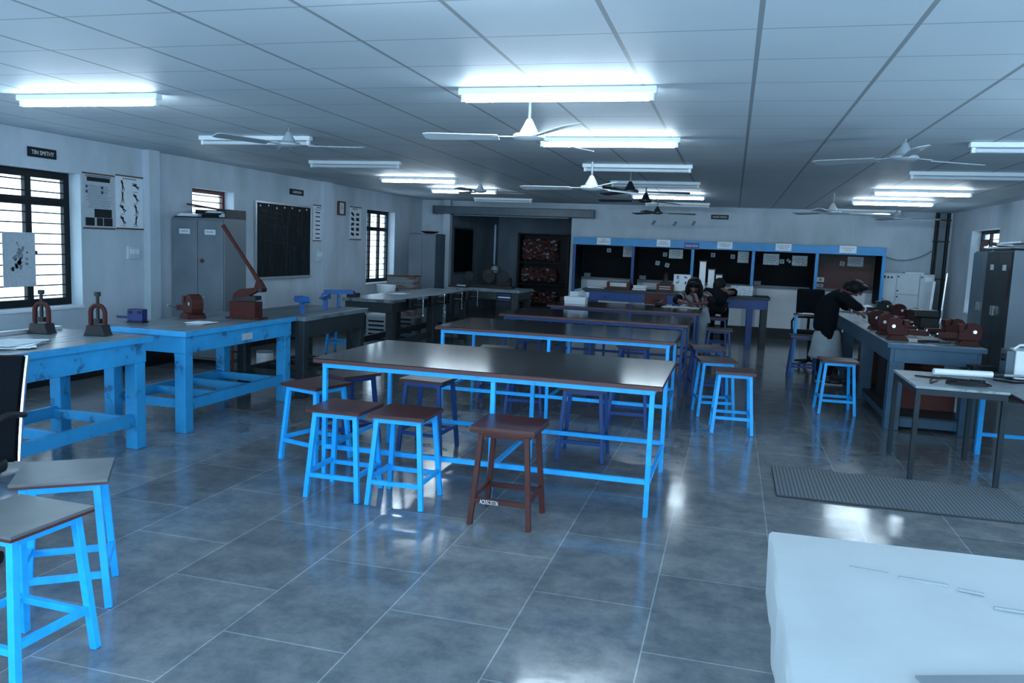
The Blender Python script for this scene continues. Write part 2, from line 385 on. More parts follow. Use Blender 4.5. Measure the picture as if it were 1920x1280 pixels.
struct(MB().bb(XL - .25, XR + .25, YB - .25, YA + .2, -.1, 0).build('floor', M_floor))
struct(MB().bb(XL - .25, XR + .25, YB - .25, YA + .2, ZC, ZC + .1).build('ceiling', M_ceil))
WIN_L = [(6.05, 7.10, .80, 2.18), (8.93, 9.82, 1.72, 2.19), (14.02, 15.32, .80, 2.20), (1.2, 3.4, .80, 2.18)]
wall_x('wall_left', XL - .25, XL, YB, YF, WIN_L, M_wall)
WIN_R = [(13.95, 15.45, .80, 2.18), (3.2, 5.4, .80, 2.18)]
wall_x('wall_right', XR, XR + .25, YB, YF, WIN_R, M_wall)
AX0, AX1 = -6.10, -3.33
wall_y('wall_far', YF, YF + .2, XL - .25, XR + .25, [(AX0, AX1, -1, 2.26)], M_wall)
WIN_B = [(-4.4, -1.6, .75, 2.25), (-.6, 2.8, .45, 2.30)]
wall_y('wall_back', YB - .25, YB, XL - .25, XR + .25, WIN_B, M_wall)
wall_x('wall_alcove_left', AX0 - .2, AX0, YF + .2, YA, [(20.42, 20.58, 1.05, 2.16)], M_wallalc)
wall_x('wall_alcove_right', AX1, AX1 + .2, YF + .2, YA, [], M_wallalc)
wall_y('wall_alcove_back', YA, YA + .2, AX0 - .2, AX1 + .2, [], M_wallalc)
struct(MB().bb(XL, XL + .025, YB, YF, 0, .2).build('baseboard_left', M_skirt))
b = MB(); b.bb(AX1, XR, YF - .025, YF, 0, .2); b.bb(XL + .025, AX0, YF - .025, YF, 0, .2); struct(b.build('baseboard_far', M_skirt))
struct(MB().bb(XR - .025, XR, YB, YF - .03, 0, .2).build('baseboard_right', M_skirt))
struct(MB().bb(-6.14, -5.98, 16.62, YF - .03, 0, ZC).build('trim_1', M_wall))
struct(MB().bb(XL, XL + .06, 12.25, 12.6, .2, ZC).build('trim_2', M_wall))
struct(MB().bb(XL, XL + .09, 8.04, 8.22, .2, ZC).build('trim_3', M_wall))

def window_on_x(name, x, out, y0, y1, z0, z1, mull, transom, nbars, fm, fw=.05, pane=True):
    """window in a wall normal to x; out = -1 / +1 towards the outside"""
    xf = x + out * .17
    f = MB(); T = .045
    f.bb(xf - T / 2, xf + T / 2, y0, y0 + fw, z0, z1); f.bb(xf - T / 2, xf + T / 2, y1 - fw, y1, z0, z1)
    f.bb(xf - T / 2, xf + T / 2, y0 + fw, y1 - fw, z0, z0 + fw); f.bb(xf - T / 2, xf + T / 2, y0 + fw, y1 - fw, z1 - fw, z1)
    for m in mull: f.bb(xf - T / 2, xf + T / 2, m - fw / 2, m + fw / 2, z0 + fw, z1 - fw)
    if transom: f.bb(xf - T / 2 - .002, xf + T / 2 + .002, y0 + fw, y1 - fw, transom - fw * .55, transom + fw * .55)
    w = struct(f.build(name, fm))
    g = MB()
    for i in range(nbars):
        z = z0 + (z1 - z0) * (i + 1) / (nbars + 1)
        g.bar((xf - out * .018, y0 + .01, z), (xf - out * .018, y1 - .01, z), .013)
    g.build('grille', fm, w)
    if pane: MB().bb(xf + out * .008, xf + out * .012, y0 + .01, y1 - .01, z0 + .01, z1 - .01).build('pane', M_glassdim if y1 < 3.3 or y0 > 5.5 else M_glass, w)
    MB().bb(min(x, xf + out * .03) - (0.02 if out > 0 else 0), max(x, xf + out * .03) + (0.02 if out < 0 else 0), y0, y1, z0 - .03, z0 - .002).build('sill', M_white, w)
    return w
w1 = window_on_x('window_1', XL, -1, 6.05, 7.10, .80, 2.18, [6.58], 1.87, 12, M_frame, .075)
h = MB()
for yy in (6.52, 6.64):
    h.bar((XL - .135, yy, 1.35), (XL - .135, yy - .09, 1.36), .014); h.sph((XL - .135, yy, 1.35), .02)
h.build('handle', M_iron, w1)
window_on_x('window_2', XL, -1, 8.93, 9.82, 1.72, 2.19, [], None, 5, M_redframe, .05)
window_on_x('window_3', XL, -1, 14.02, 15.32, .80, 2.20, [14.46, 14.89], 1.84, 11, M_frame, .07)
window_on_x('window_4', XL, -1, 1.2, 3.4, .80, 2.18, [2.3], 1.87, 10, M_frame, .06)
w5 = window_on_x('window_5', XR, 1, 13.95, 15.45, .80, 2.18, [14.45, 14.95], 1.8, 8, M_frame, .06)
sh = MB()
for k in range(8): sh.box((XR + .145, 15.17, 1.0 + k * .14), (.02, .40, .11), rot=(0, .35, 0))
sh.build('louvre', M_redframe, w5)
window_on_x('window_6', XR, 1, 3.2, 5.4, .80, 2.18, [4.3], 1.87, 10, M_frame, .06)
window_on_x('window_7', AX0, -1, 20.42, 20.58, 1.05, 2.16, [], None, 4, M_frame, .015)
def window_on_y(name, y, x0, x1, z0, z1, mull):
    f = MB(); yf = y - .17; fw = .06
    f.bb(x0, x0 + fw, yf - .02, yf + .02, z0, z1); f.bb(x1 - fw, x1, yf - .02, yf + .02, z0, z1)
    f.bb(x0 + fw, x1 - fw, yf - .02, yf + .02, z0, z0 + fw); f.bb(x0 + fw, x1 - fw, yf - .02, yf + .02, z1 - fw, z1)
    for m in mull: f.bb(m - fw / 2, m + fw / 2, yf - .02, yf + .02, z0 + fw, z1 - fw)
    w = struct(f.build(name, M_frame)); MB().bb(x0 + .01, x1 - .01, yf - .012, yf - .008, z0 + .01, z1 - .01).build('pane', M_glass, w)
window_on_y('window_8', YB, -4.4, -1.6, .75, 2.25, [-3.0]); window_on_y('window_9', YB, -.6, 2.8, .45, 2.30, [.5, 1.7])

# ------------------------------------------------------------------ ceiling lamps
def tube_light(lit):
    t = thing('tube_light', 'x', 'ceiling light')
    MB().bb(-.60, .60, -.032, .032, ZC - .042, ZC - .001).build('batten', M_white, t, bev=.006)
    for s in (-1, 1): MB().bb(s * .57 - .015, s * .57 + .015, -.016, .016, ZC - .084, ZC - .042).build('end_cap', M_white, t, bev=.004)
    MB().cyl((-.555, 0, ZC - .064), (.555, 0, ZC - .064), .019, n=12).build('tube', M_lit if lit else M_off, t, smooth=True)
    return t
LP = {True: tube_light(True), False: tube_light(False)}
LUSED = {True: False, False: False}
ORD = ['first', 'second', 'third', 'fourth', 'fifth', 'sixth', 'seventh']
ROWS = [(-4.48, 'over the window-side benches', [(2.65, 1), (4.83, 1), (6.9, 0), (9.0, 0), (11.05, 1), (13.1, 1), (15.5, 0)]),
        (-1.09, 'over the middle tables', [(2.65, 1), (4.8, 1), (6.9, 1), (9.0, 0), (11.1, 0), (13.4, 1), (15.55, 0)]),
        (2.31, 'over the vice bench', [(2.65, 1), (4.85, 1), (7.1, 0), (9.35, 0), (11.65, 1), (13.7, 1), (16.3, 0)])]
for cx, where, rows in ROWS:
    k = 0
    for y, lit in rows:
        lit = bool(lit)
        if y < 3: lab = f'glowing tube light near the camera, beyond the frame, in the row {where}'
        else:
            lab = f"{'glowing' if lit else 'unlit'} white tube light, {ORD[k]} from the camera in the row {where}"; k += 1
        if not LUSED[lit]:
            o = LP[lit]; LUSED[lit] = True; o.location = (cx, y, 0); o['label'] = lab; o['group'] = 'ceiling tube lights'
        else: dup(LP[lit], (cx, y, 0), 0, lab, 'ceiling tube lights')

# ------------------------------------------------------------------ ceiling fans
def fan(m):
    t = thing('ceiling_fan', 'x', 'fan')
    MB().cyl((0, 0, .06), (0, 0, 1.0), .011, n=10).build('down_rod', M_rod, t)
    MB().lathe([(.014, .085), (.02, .08), (.032, .055), (.056, .01), (.062, -.005), (.095, -.012), (.104, -.022), (.104, -.036), (.085, -.048), (.04, -.056), (.0, -.057)][::-1], n=28).build('motor', m, t, smooth=True)
    for i in range(3):
        a = i * 2 * PI / 3; b = MB()
        c, s = math.cos(a), math.sin(a)
        def R(x, y, z): return (x * c - y * s, x * s + y * c, z)
        b.bar(R(.08, 0, -.03), R(.24, 0, -.03), .04, .006)
        pts = [(.20, -.045), (.66, -.062), (.70, -.04), (.70, .04), (.66, .055), (.20, .04)]
        A = [b.bm.verts.new(R(x, y, -.030 + y * .22)) for x, y in pts]; B = [b.bm.verts.new(R(x, y, -.036 + y * .22)) for x, y in pts]
        b.bm.faces.new(A); b.bm.faces.new(B[::-1])
        for q in range(len(pts)): b.bm.faces.new((A[q], B[q], B[(q + 1) % 6], A[(q + 1) % 6]))
        b.build('blade', m, t)
    return t
FW, FG, FD = fan(M_fanwhite), fan(M_fangrey), fan(M_fandark)
FANS = [(FW, -1.33, 5.15, 2.338, 1.15, 'white ceiling fan below the nearest two glowing middle tube lights'),
        (FW, -1.33, 7.57, 2.207, .95, 'white ceiling fan on the long rod, just before the unlit middle tube light'),
        (FW, 1.19, 11.2, 2.237, .12, 'white ceiling fan on a long dark rod, near the glowing lights over the vice bench'),
        (FG, -3.82, 6.4, 2.437, .1, 'pale grey ceiling fan under the unlit tube light over the window-side benches'),
        (FG, 1.18, 6.7, 2.407, .5, 'pale grey ceiling fan nearest the camera on the vice bench side'),
        (FG, -3.88, 12.13, 2.47, .3, 'small distant pale fan by the glowing lights over the window-side benches'),
        (FG, 2.73, 15.67, 2.40, 1.9, 'small distant pale fan near the corner conduit'),
        (FD, -1.24, 9.71, 2.34, .12, 'dark ceiling fan, nearest of the three dark ones'),
        (FD, -1.27, 11.75, 2.36, .9, 'dark ceiling fan, middle one of the three dark ones'),
        (FD, -1.4, 15.01, 2.35, .25, 'dark ceiling fan, farthest of the three, seen against the far wall')]
seen = set()
for m, x, y, z, rz, lab in FANS:
    top = ZC - z
    if id(m) in seen: o = dup(m, (x, y, z), rz, lab, 'ceiling fans')
    else: o = m; seen.add(id(m)); o.location = (x, y, z); o.rotation_euler = (0, 0, rz); o['label'] = lab; o['group'] = 'ceiling fans'
    for ch in [q for q in bpy.data.objects if q.parent == o and q.name.startswith('down_rod')]:
        me = ch.data.copy(); ch.data = me
        for v in me.vertices:
            if v.co.z > .5: v.co.z = top - .001

# ------------------------------------------------------------------ things on the window wall
XW = XL + .002
def wall_sign(label, text, y0, y1, z0, z1, tw):
    t = thing('wall_sign', label, 'sign', (XW, (y0 + y1) / 2, (z0 + z1) / 2)); w, h = y1 - y0, z1 - z0
    MB().bb(0, .018, -w / 2, w / 2, -h / 2, h / 2).build('plate', M_sign, t, bev=.004)
    lettering('lettering', text, h * .62, (.0195, 0, -.004), '+x', M_paper, t, width=tw)
    return t
wall_sign('black sign with white letters reading TIN SMITHY above the near window', 'TIN SMITHY', 6.44, 6.78, 2.29, 2.385, .27)
wall_sign('black sign with white letters reading CARPENTRY above the large chalkboard', 'CARPENTRY', 11.26, 11.66, 2.27, 2.36, .27)

def poster(label, y0, y1, z0, z1, cat='poster'):
    t = thing('poster', label, cat, (XW, (y0 + y1) / 2, (z0 + z1) / 2)); w, h = y1 - y0, z1 - z0
    MB().bb(0, .003, -w / 2, w / 2, -h / 2, h / 2).build('sheet', M_papergrey if 'photographs' in label else M_paper, t)
    for s in (-1, 1): MB().bb(0, .014, -w / 2 + .002, w / 2 - .002, s * h / 2 - .008, s * h / 2 + .008).build('rod', M_edge, t)
    return t, w, h
def rect(b, cy, cz, w, h, d=.0005, rot=0): b.box((.0034, cy, cz), (d, w, h), rot=(rot, 0, 0))
t, w, h = poster('white wall chart of text and photographs beside the near window', 7.12, 7.58, 1.62, 2.20)
def pic(nm, m, *a): p = MB(); rect(p, *a); p.build(nm, m, t)
pic('heading', M_ink, 0, h * .40, w * .72, .045); pic('picture', M_ink, .06, -h * .22, w * .55, h * .16)
for k, yy in enumerate((-.13, 0.01, .13)): pic('picture', M_ink, yy, -h * .38, w * .28 if k != 1 else w * .2, h * .15)
for k in range(4): pic('emblem', M_navyshade, -.17 + .22 * (k % 2), h * (.26 - .09 * (k // 2)), .03, .03)
p = MB(); rect(p, 0, h * .46, w * .8, .015)
for k in range(13): rect(p, .0 + random.uniform(-.02, .02), h * (.28 - .033 * k), w * random.uniform(.6, .8), .006)
p.build('text_line', M_inkgrey, t)
t, w, h = poster('white wall chart showing eight black hand tools, between window and steel almirah', 7.60, 8.03, 1.63, 2.22)
p = MB()
for i in range(4):
    for j in range(2):
        p = MB(); cy, cz = -.11 + .21 * j, .19 - .13 * i; a = random.uniform(-.9, .9) + .6
        for q in (-.22, .22):
            p.box((.0036, cy + .012 * q, cz), (.0008, .012, .115), rot=(a + q, 0, 0))
        p.box((.0036, cy, cz + .02), (.0008, .022, .03), rot=(a, 0, 0)); p.build('tool_picture', M_ink, t)
p = MB(); rect(p, 0, h * .45, w * .5, .012)
for i in range(4):
    for j in range(2): rect(p, -.11 + .21 * j, .125 - .13 * i, .07, .006)
p.build('text_line', M_inkgrey, t)
t, w, h = poster('narrow wall chart with rows of small pictures, touching the chalkboard', 11.99, 12.43, 1.57, 2.15)
p = MB()
for k in range(7): rect(p, -.06, h * (.30 - .12 * k), w * .34, .018); rect(p, .14, h * (.30 - .12 * k), .06, .045)
p.build('picture', M_ink, t); p = MB(); rect(p, 0, h * .44, w * .5, .018); rect(p, 0, h * .38, w * .7, .01); p.build('text_line', M_inkgrey, t)
t, w, h = poster('narrow wall chart of machine pictures between the clock and the far window', 13.30, 13.76, 1.62, 2.20)
p = MB()
for k in range(5): rect(p, -.11, h * (.28 - .155 * k), .12, .05, rot=random.uniform(-.5, .5)); rect(p, .09, h * (.28 - .155 * k), .12, .06 if k % 2 else .04)
p.build('picture', M_ink, t); p = MB(); rect(p, -.02, h * .44, w * .45, .018); p.build('text_line', M_inkgrey, t)
# wall clock
t = thing('wall_clock', 'small dark framed rectangular wall clock between two narrow charts', 'clock', (XW, 12.95, 2.15))
c = MB(); c.bb(0, .04, -.125, -.10, -.12, .12); c.bb(0, .04, .10, .125, -.12, .12); c.bb(0, .04, -.10, .10, -.12, -.097); c.bb(0, .04, -.10, .10, .097, .12); c.build('frame', M_redframe, t, bev=.005)
MB().bb(0, .015, -.10, .10, -.097, .097).build('dial', M_paper, t)
c = MB(); c.box((.018, .0, .025), (.003, .008, .06)); c.box((.018, .016, .0), (.003, .045, .007), rot=(.5, 0, 0)); c.build('hand', M_ink, t)
# chalkboard
t = thing('chalkboard', 'large black chalkboard in an aluminium frame on the window wall', 'chalkboard', (XW, 11.11, 1.55))
MB().bb(.0, .018, -.77, .77, -.54, .54).build('slate', M_board, t)
c = MB(); c.bb(0, .03, -.80, -.77, -.57, .57); c.bb(0, .03, .77, .80, -.57, .57); c.bb(0, .045, -.77, .77, -.57, -.54); c.bb(0, .03, -.77, .77, .54, .57); c.build('frame', M_alu, t, bev=.004)
c = MB()
for k in range(7): c.sph((.022, -.68 + k * .22, .50 + .015 * math.sin(k * 2.2)), (.006, .016, .016), 8)
c.build('pin', M_paper, t)
c = MB()
for (ya, za, yb, zb) in ((-.7, .36, -.1, .33), (-.68, .44, -.1, .40), (-.7, .36, -.64, .26), (-.64, .26, .06, .2), (-.1, .33, .0, .2), (-.6, 0, 0, -.04), (.06, .2, .05, -.42), (.35, .2, .45, .12), (.2, -.08, .3, -.10), (.21, -.11, .31, -.13)):
    c.bar((.0185, ya, za), (.0185, yb, zb), .006, .0015)
c.build('chalk_line', mat('chalk', (.10, .125, .14), .9), t)
# switch boards on the window wall
def switchboard(label, y, z, w=.2, h=.15):
    t = thing('switchboard', label, 'switch', (XW, y, z))
    MB().bb(0, .03, -w / 2, w / 2, -h / 2, h / 2).build('plate', M_wall, t, bev=.005)
    c = MB()
    for i in range(3): c.bb(.03, .036, -w * .36 + i * w * .26, -w * .36 + i * w * .26 + w * .18, -h * .1, h * .25)
    c.build('rocker', M_white, t)
switchboard('pale switchboard on the wall below the hand tool chart', 7.85, 1.36); switchboard('pale switchboard below the narrow chart by the chalkboard', 12.18, 1.33, .2, .2)
# drawing taped on the window
t = thing('taped_drawing', 'pale sheet with a grey figure sketch taped to the near window', 'drawing', (XL - .12, 6.43, 1.28))
p = MB()
MB().bb(-.002, .002, -.19, .19, -.27, .27).build('sheet', M_papergrey, t)
for k in range(26): a = random.uniform(0, 6.28); q = random.uniform(0, 1); p.box((.0028, .10 * q * math.cos(a), -.02 + .19 * q * math.sin(a)), (.0008, random.uniform(.01, .05), random.uniform(.01, .06)), rot=(random.uniform(-1, 1), 0, 0))
p.build('sketch', M_inkgrey, t)

# ------------------------------------------------------------------ steel almirah by the window wall
t = thing('steel_almirah', 'tall grey two-door steel almirah labelled for carpentry and welding', 'cupboard', (-6.31, 8.5, 0))
b = MB(); b.bb(-.37, .37, .02, .47, .06, 1.80); b.build('body', M_steelside, t, bev=.006)
b = MB()
for x in (-.33, .33):
    for y in (.07, .42): b.bb(x - .03, x + .03, y - .03, y + .03, 0, .06)
b.build('foot', M_iron, t)
for s, nm in ((-1, 'CARPENTRY'), (1, 'WELDING')):
    d = MB().bb(min(s * .005, s * .355), max(s * .005, s * .355), 0, .02, .09, 1.77).build('door', M_steel, t, bev=.004)
    l = MB().bb(s * .18 - .075, s * .18 + .075, -.0015, 0, 1.60, 1.66).build('name_label', M_paper, d)
    lettering('lettering', nm, .035, (s * .18, -.002, 1.63), '-y', M_inkgrey, d, width=.11)
    if s > 0:
        MB().cyl((.07, 0, 1.28), (.07, -.012, 1.28), .026, n=16).build('lock_badge', M_redframe, d)
        h = MB(); h.cyl((.06, 0, .85), (.06, -.03, .85), .014); h.bar((.05, -.03, .85), (.13, -.03, .84), .014); h.build('handle', M_chrome, d)
# things on top of it
t = thing('tray', 'grey metal tray carrying odds and ends on top of the labelled almirah', 'tray', (-6.31, 8.74, 1.801))
b = MB(); b.bb(-.36, .37, -.2, .22, .0, .012); b.bb(-.36, .37, .208, .22, .0121, .11); b.bb(.358, .37, -.2, .207, .0121, .11); b.build('tray_body', M_steeldark, t)
z0 = 1.815
for x, y, z, l, w, hh, rx, rz, m, nm, lab in [
    (-.20, -.10, .0, .26, .16, .035, 0, .10, M_paper, 'paper_bundle', 'flat pale paper bundle at the front of the almirah tray'),
    (.10, -.06, .0, .26, .12, .05, 0, -.1, M_iron, 'scrap_block', 'dark scrap block in the middle of the almirah tray'),
    (-.08, .08, .0, .44, .09, .04, 0, .12, M_wood, 'wood_block', 'red-brown wooden block lying at the back of the almirah tray'),
    (.12, -.06, .052, .20, .10, .02, 0, .2, M_paper, 'folded_paper', 'folded pale paper on the dark scrap block in the almirah tray'),
    (.29, -.09, .0, .08, .18, .045, 0, .15, M_papergrey, 'paper_bundle', 'small grey paper bundle at the corner of the almirah tray')]:
    o = thing(nm, lab, 'paper' if 'paper' in nm else 'offcut', (-6.31 + x, 8.74 + y, z0 + z), rz)
    c = MB(); c.bb(-l / 2, l / 2, -w / 2, w / 2, 0, hh * .55); c.build('bundle' if 'paper' in nm else 'block', m, o, bev=.003)
    MB().box((.01, .004, hh * .78), (l * .9, w * .9, hh * .4), rot=(0, 0, .12)).build('top_layer', m if m != M_iron else M_steeldark, o)
o = thing('wood_strip', 'long red-brown wooden strip sticking out slanted from the almirah tray', 'offcut', (-6.40, 8.74 + .12, z0 + .125), .05)
MB().box((-.04, 0, 0), (.66, .05, .022), rot=(0, .13, 0)).build('strip', M_wood, o); MB().box((.03, .03, -.012), (.5, .03, .015), rot=(0, .13, .02)).build('strip', M_wood, o)
# ================================================================== BENCHES, TABLES, STOOLS
def wood_bench(name, label, x0, x1, y0, y1, zt, top_m, body_m, leg=.09, apron=.13, stretch=True, thick=.045, overhang=.03, legs_y=None, group=None, cross=True, strz=.22):
    t = thing(name, label, 'workbench', ((x0 + x1) / 2, (y0 + y1) / 2, 0), 0, group)
    w, l = x1 - x0, y1 - y0
    b = MB(); n = 4
    for i in range(n):
        a = -w / 2 + w * i / n; b.bb(a + .001, a + w / n - .001, -l / 2, l / 2, zt - thick, zt)
    b.build('bench_top', top_m, t, bev=.004)
    if body_m in (M_bluewood, M_slatewood):
        for s in (-1, 1):
            MB().bb(s * w / 2 - .004, s * w / 2 + .004, -l / 2 - .004, l / 2 + .004, zt - thick, zt - .004).build('edge_strip', body_m, t)
            MB().bb(-w / 2 + .005, w / 2 - .005, s * l / 2 - .004, s * l / 2 + .004, zt - thick, zt - .004).build('edge_strip', body_m, t)
    ow, ol = w / 2 - overhang, l / 2 - overhang
    a = MB(); za, zb = zt - thick - apron, zt - thick
    a.bb(-ow, -ow + .035, -ol, ol, za, zb); a.bb(ow - .035, ow, -ol, ol, za, zb); a.bb(-ow + .035, ow - .035, -ol, -ol + .035, za, zb); a.bb(-ow + .035, ow - .035, ol - .035, ol, za, zb)
    a.build('apron', body_m, t, bev=.004)
    ys = legs_y or [-ol + leg / 2 + .004, ol - leg / 2 - .004]
    for y in ys:
        for s in (-1, 1):
            MB().bb(s * (ow - leg / 2) - leg / 2 + .004 * -s, s * (ow - leg / 2) + leg / 2 + .004 * -s, y - leg / 2, y + leg / 2, 0, za + .06).build('leg', body_m, t, bev=.006)
    if stretch:
        for s in (-1, 1):
            MB().bb(s * (ow - leg / 2) - .02, s * (ow - leg / 2) + .02, ys[0] + leg / 2, ys[-1] - leg / 2, strz - .045, strz + .045).build('stretcher', body_m, t, bev=.004)
        if cross:
            k = 4
            for i in range(k):
                y = ys[0] + leg / 2 + .02 + (ys[-1] - ys[0] - leg - .04) * i / (k - 1)
                MB().bb(-ow + leg / 2 + .02, ow - leg / 2 - .02, y - .02, y + .02, strz - .04, strz + .03).build('cross_rail', body_m, t, bev=.003)
    return t
B1 = wood_bench('blue_workbench', 'bright blue painted wooden bench at the near window, carrying two pipe vices', -4.97, -4.12, 3.0, 5.02, .84, M_bench_top, M_bluewood, .10, .15)
B2 = wood_bench('blue_workbench', 'bright blue wooden bench with pale label, carrying the lever shear', -4.97, -4.12, 5.40, 7.06, .835, M_bench_top, M_bluewood, .10, .14)
l = MB().bb(.3955, .3975, -.03, .13, .68, .74).build('label_plate', M_papergrey, B2)
B3 = wood_bench('dark_workbench', 'dark wooden bench holding the blue stakes, in front of the chalkboard', -4.86, -4.03, 7.09, 8.52, .83, M_bench_top, M_darkwood, .10, .17)
B4 = wood_bench('carpentry_bench', 'long dark carpentry bench with screw vices along its room side', -5.05, -4.30, 9.85, 13.1, .835, M_bench_top, M_darkwood, .11, .13, legs_y=[-1.5, 0, 1.5], cross=False)
B5 = wood_bench('machine_bench', 'dark bench holding small machines in front of the alcove', -4.95, -3.55, 13.55, 14.55, .84, M_bench_top, M_darkwood, .12, .13, cross=False)
pl = MB().bb(.28, .55, -.473, -.470, .63, .79).build('notice', M_sign, B5)
for k in range(3): MB().bb(.30, .53, -.4745, -.473, .655 + .045 * k, .68 + .045 * k).build('notice_line', M_navyshade if k != 1 else M_paper, B5)
VB = wood_bench('vice_bench', 'slate blue wooden bench crowded with red bench vices', 1.47, 2.31, 8.24, 13.0, .84, M_bench_top2, M_slatewood, .13, .14, legs_y=[-2.28, -.6, 1.0, 2.28], cross=False, strz=.09)
MB().bb(-.26, .26, -2.30, -2.25, .03, .12).build('stretcher', M_slatewood, VB, bev=.004)

def work_table(label, x0, x1, y0, y1, zt=.82, mids=(), blue=None, rz=0.0):
    blue = blue or M_blue
    t = thing('work_table', label, 'table', ((x0 + x1) / 2, (y0 + y1) / 2, 0), rz, 'blue frame work tables')
    w, l = (x1 - x0) / 2, (y1 - y0) / 2
    b = MB(); b.mi = 0; b.bb(-w, w, -l, l, zt - .006, zt); b.mi = 1; b.bb(-w, w, -l, l, zt - .03, zt - .006)
    b.build('tabletop', [M_lam, M_edge], t)
    f = MB(); s = .03; iw, il = w - .06, l - .06; za, zb = zt - .03 - .035, zt - .031
    f.bb(-iw - s / 2, iw + s / 2, -il - s / 2, -il + s / 2, za, zb); f.bb(-iw - s / 2, iw + s / 2, il - s / 2, il + s / 2, za, zb)
    f.bb(-iw - s / 2, -iw + s / 2, -il + s / 2, il - s / 2, za, zb); f.bb(iw - s / 2, iw + s / 2, -il + s / 2, il - s / 2, za, zb)
    f.build('top_frame', blue, t)
    for x in (-iw, *mids, iw):
        for y in (-il, il): MB().bb(x - s / 2, x + s / 2, y - s / 2, y + s / 2, 0, za).build('leg', blue, t, bev=.003)
        MB().bb(x - .012, x + .012, -il + s / 2, il - s / 2, .19, .215).build('cross_rail', blue, t)
    xs = [-iw, *mids, iw]
    for y in (-il, il): MB().bb(-iw + s / 2, iw - s / 2, y - .013, y + .013, .205, .235).build('stretcher', blue, t)
    return t
work_table('blue framed work table with brown top, nearest the camera', -2.63, -.35, 4.73, 5.91, mids=(.09,))
work_table('second blue framed work table, directly behind the nearest one', -2.71, -.45, 7.2, 8.30, mids=(-.02,))
M_tableshade = M_navyshade
work_table('third work table with shade-painted blue frame, behind the second table', -2.61, -.43, 9.05, 10.2, mids=(0,), blue=M_navyshade)  # same blue frame as the near tables, shade put into its colour
work_table('fourth work table with shade-painted blue frame, where the woman in the striped shawl writes', -2.47, -.38, 10.95, 12.1, mids=(0,), blue=M_navyshade)

def stool(seat_m, frame_m, zt=.565, seat=.36, edge_m=None, st=.022, grp='stools'):
    t = thing('stool', 'x', 'stool', (0, 0, 0), 0, grp)
    h = seat / 2
    b = MB(); b.mi = 0; b.bb(-h, h, -h, h, zt - st / 2, zt); b.mi = 1; b.bb(-h, h, -h, h, zt - st, zt - st / 2)
    b.build('seat', [seat_m, edge_m or M_edge], t)
    a0, a1 = .135, .175; L = .030; zl = zt - st
    f = MB()
    for s in (-1, 1):
        f.bb(-a0 - .014, a0 + .014, s * a0 - .013, s * a0 + .013, zl - .032, zl - .001); f.bb(s * a0 - .013, s * a0 + .013, -a0 + .014, a0 - .014, zl - .032, zl - .001)
    f.build('seat_frame', frame_m, t)
    for sx in (-1, 1):
        for sy in (-1, 1): MB().bar((sx * a0, sy * a0, zl - .012), (sx * a1, sy * a1, 0.001), L, up=(0, 1, 0)).build('leg', frame_m, t, bev=.003)
    z = .145; k = a0 + (a1 - a0) * (zl - z) / zl
    for s in (-1, 1):
        MB().bar((-k, s * k, z), (k, s * k, z), .022, .026).build('stretcher', frame_m, t)
        MB().bar((s * k, -k, z + .02), (s * k, k, z + .02), .022, .026).build('stretcher', frame_m, t)
    return t
ST = stool(M_seat, M_blue)
ST_SHADE = stool(M_seatedge, M_navyshade)  # blue stool again, frame colour darkened to carry the shade
STB = stool(M_seat, M_brown, .58, .38, M_brown, .035)
STG = stool(mat('grey_seat', (.105, .12, .13), .3, var=.2), M_blue)
BRN = STB
BRN.location = (-1.19, 4.46, 0); BRN['label'] = 'all-brown stool with code letters, in front of the nearest table'
c = lettering('code_lettering', 'ACE/EC/ST/36', .035, (-.06, -.19, .145), '-y', M_paper, BRN, width=.11)
STOOLS = [(ST, -2.295, 4.545, 0, 'blue stool with brown seat at the front corner of the nearest table'),
          (ST, -1.885, 4.555, .02, 'blue stool with brown seat, between the corner stool and the all-brown stool'),
          (ST, -2.86, 5.20, -.3, 'blue stool with brown seat at the end of the nearest table, by the blue workbench'),
          (ST, .08, 7.55, .06, 'blue stool alone in the aisle beside the end of the second table'),
          (ST, -.10, 8.27, .2, 'blue stool directly behind the aisle stool'),
          (STG, -2.45, 2.26, -.03, 'bright blue stool with grey-brown seat cut off at the picture corner'),
          (STG, -2.72, 2.76, .65, 'bright blue stool with turned grey-brown seat, beside the office chair'),
          (ST_SHADE, -2.87, 5.73, -.45, 'shade-painted blue stool half hidden behind the stool by the table end'),
          (ST_SHADE, -2.22, 5.82, -.05, 'shade-painted blue stool with shiny seat tucked behind the nearest table, left of centre'),
          (ST_SHADE, -1.03, 6.07, .03, 'shade-painted blue stool tucked behind the nearest table, right of centre'),
          (ST_SHADE, -1.86, 7.5, .1, 'shade-painted blue stool under the middle of the second table'),
          (ST_SHADE, -.84, 7.32, .05, 'shade-painted blue stool under the right part of the second table'),
          (ST_SHADE, -2.28, 7.9, .15, 'shade-painted blue stool under the left part of the second table'),
          (ST_SHADE, -2.2, 9.06, -.1, 'shade-painted stool under the left part of the third table'),
          (ST_SHADE, -1.0, 9.0, 0, 'shade-painted blue stool under the right part of the third table'),
          (ST_SHADE, -.22, 9.35, .2, 'shade-painted blue stool standing at the end of the third table'),
          (ST_SHADE, -.12, 11.75, 0, 'shade-painted stool with worn red edge in the aisle near the woman in the shawl'),
          (ST, 1.13, 8.98, .05, 'blue stool at the near corner of the vice bench'),
          (ST_SHADE, 1.0, 11.55, 0, 'shade-painted blue stool behind the person in black'),
          (ST, -5.35, 10.45, .1, 'blue stool seen through the legs of the dark bench')]
first = set()
for p, x, y, rz, lab in STOOLS:
    if id(p) in first: dup(p, (x, y, 0), rz, lab)
    else: first.add(id(p)); p.location = (x, y, 0); p.rotation_euler = (0, 0, rz); p['label'] = lab

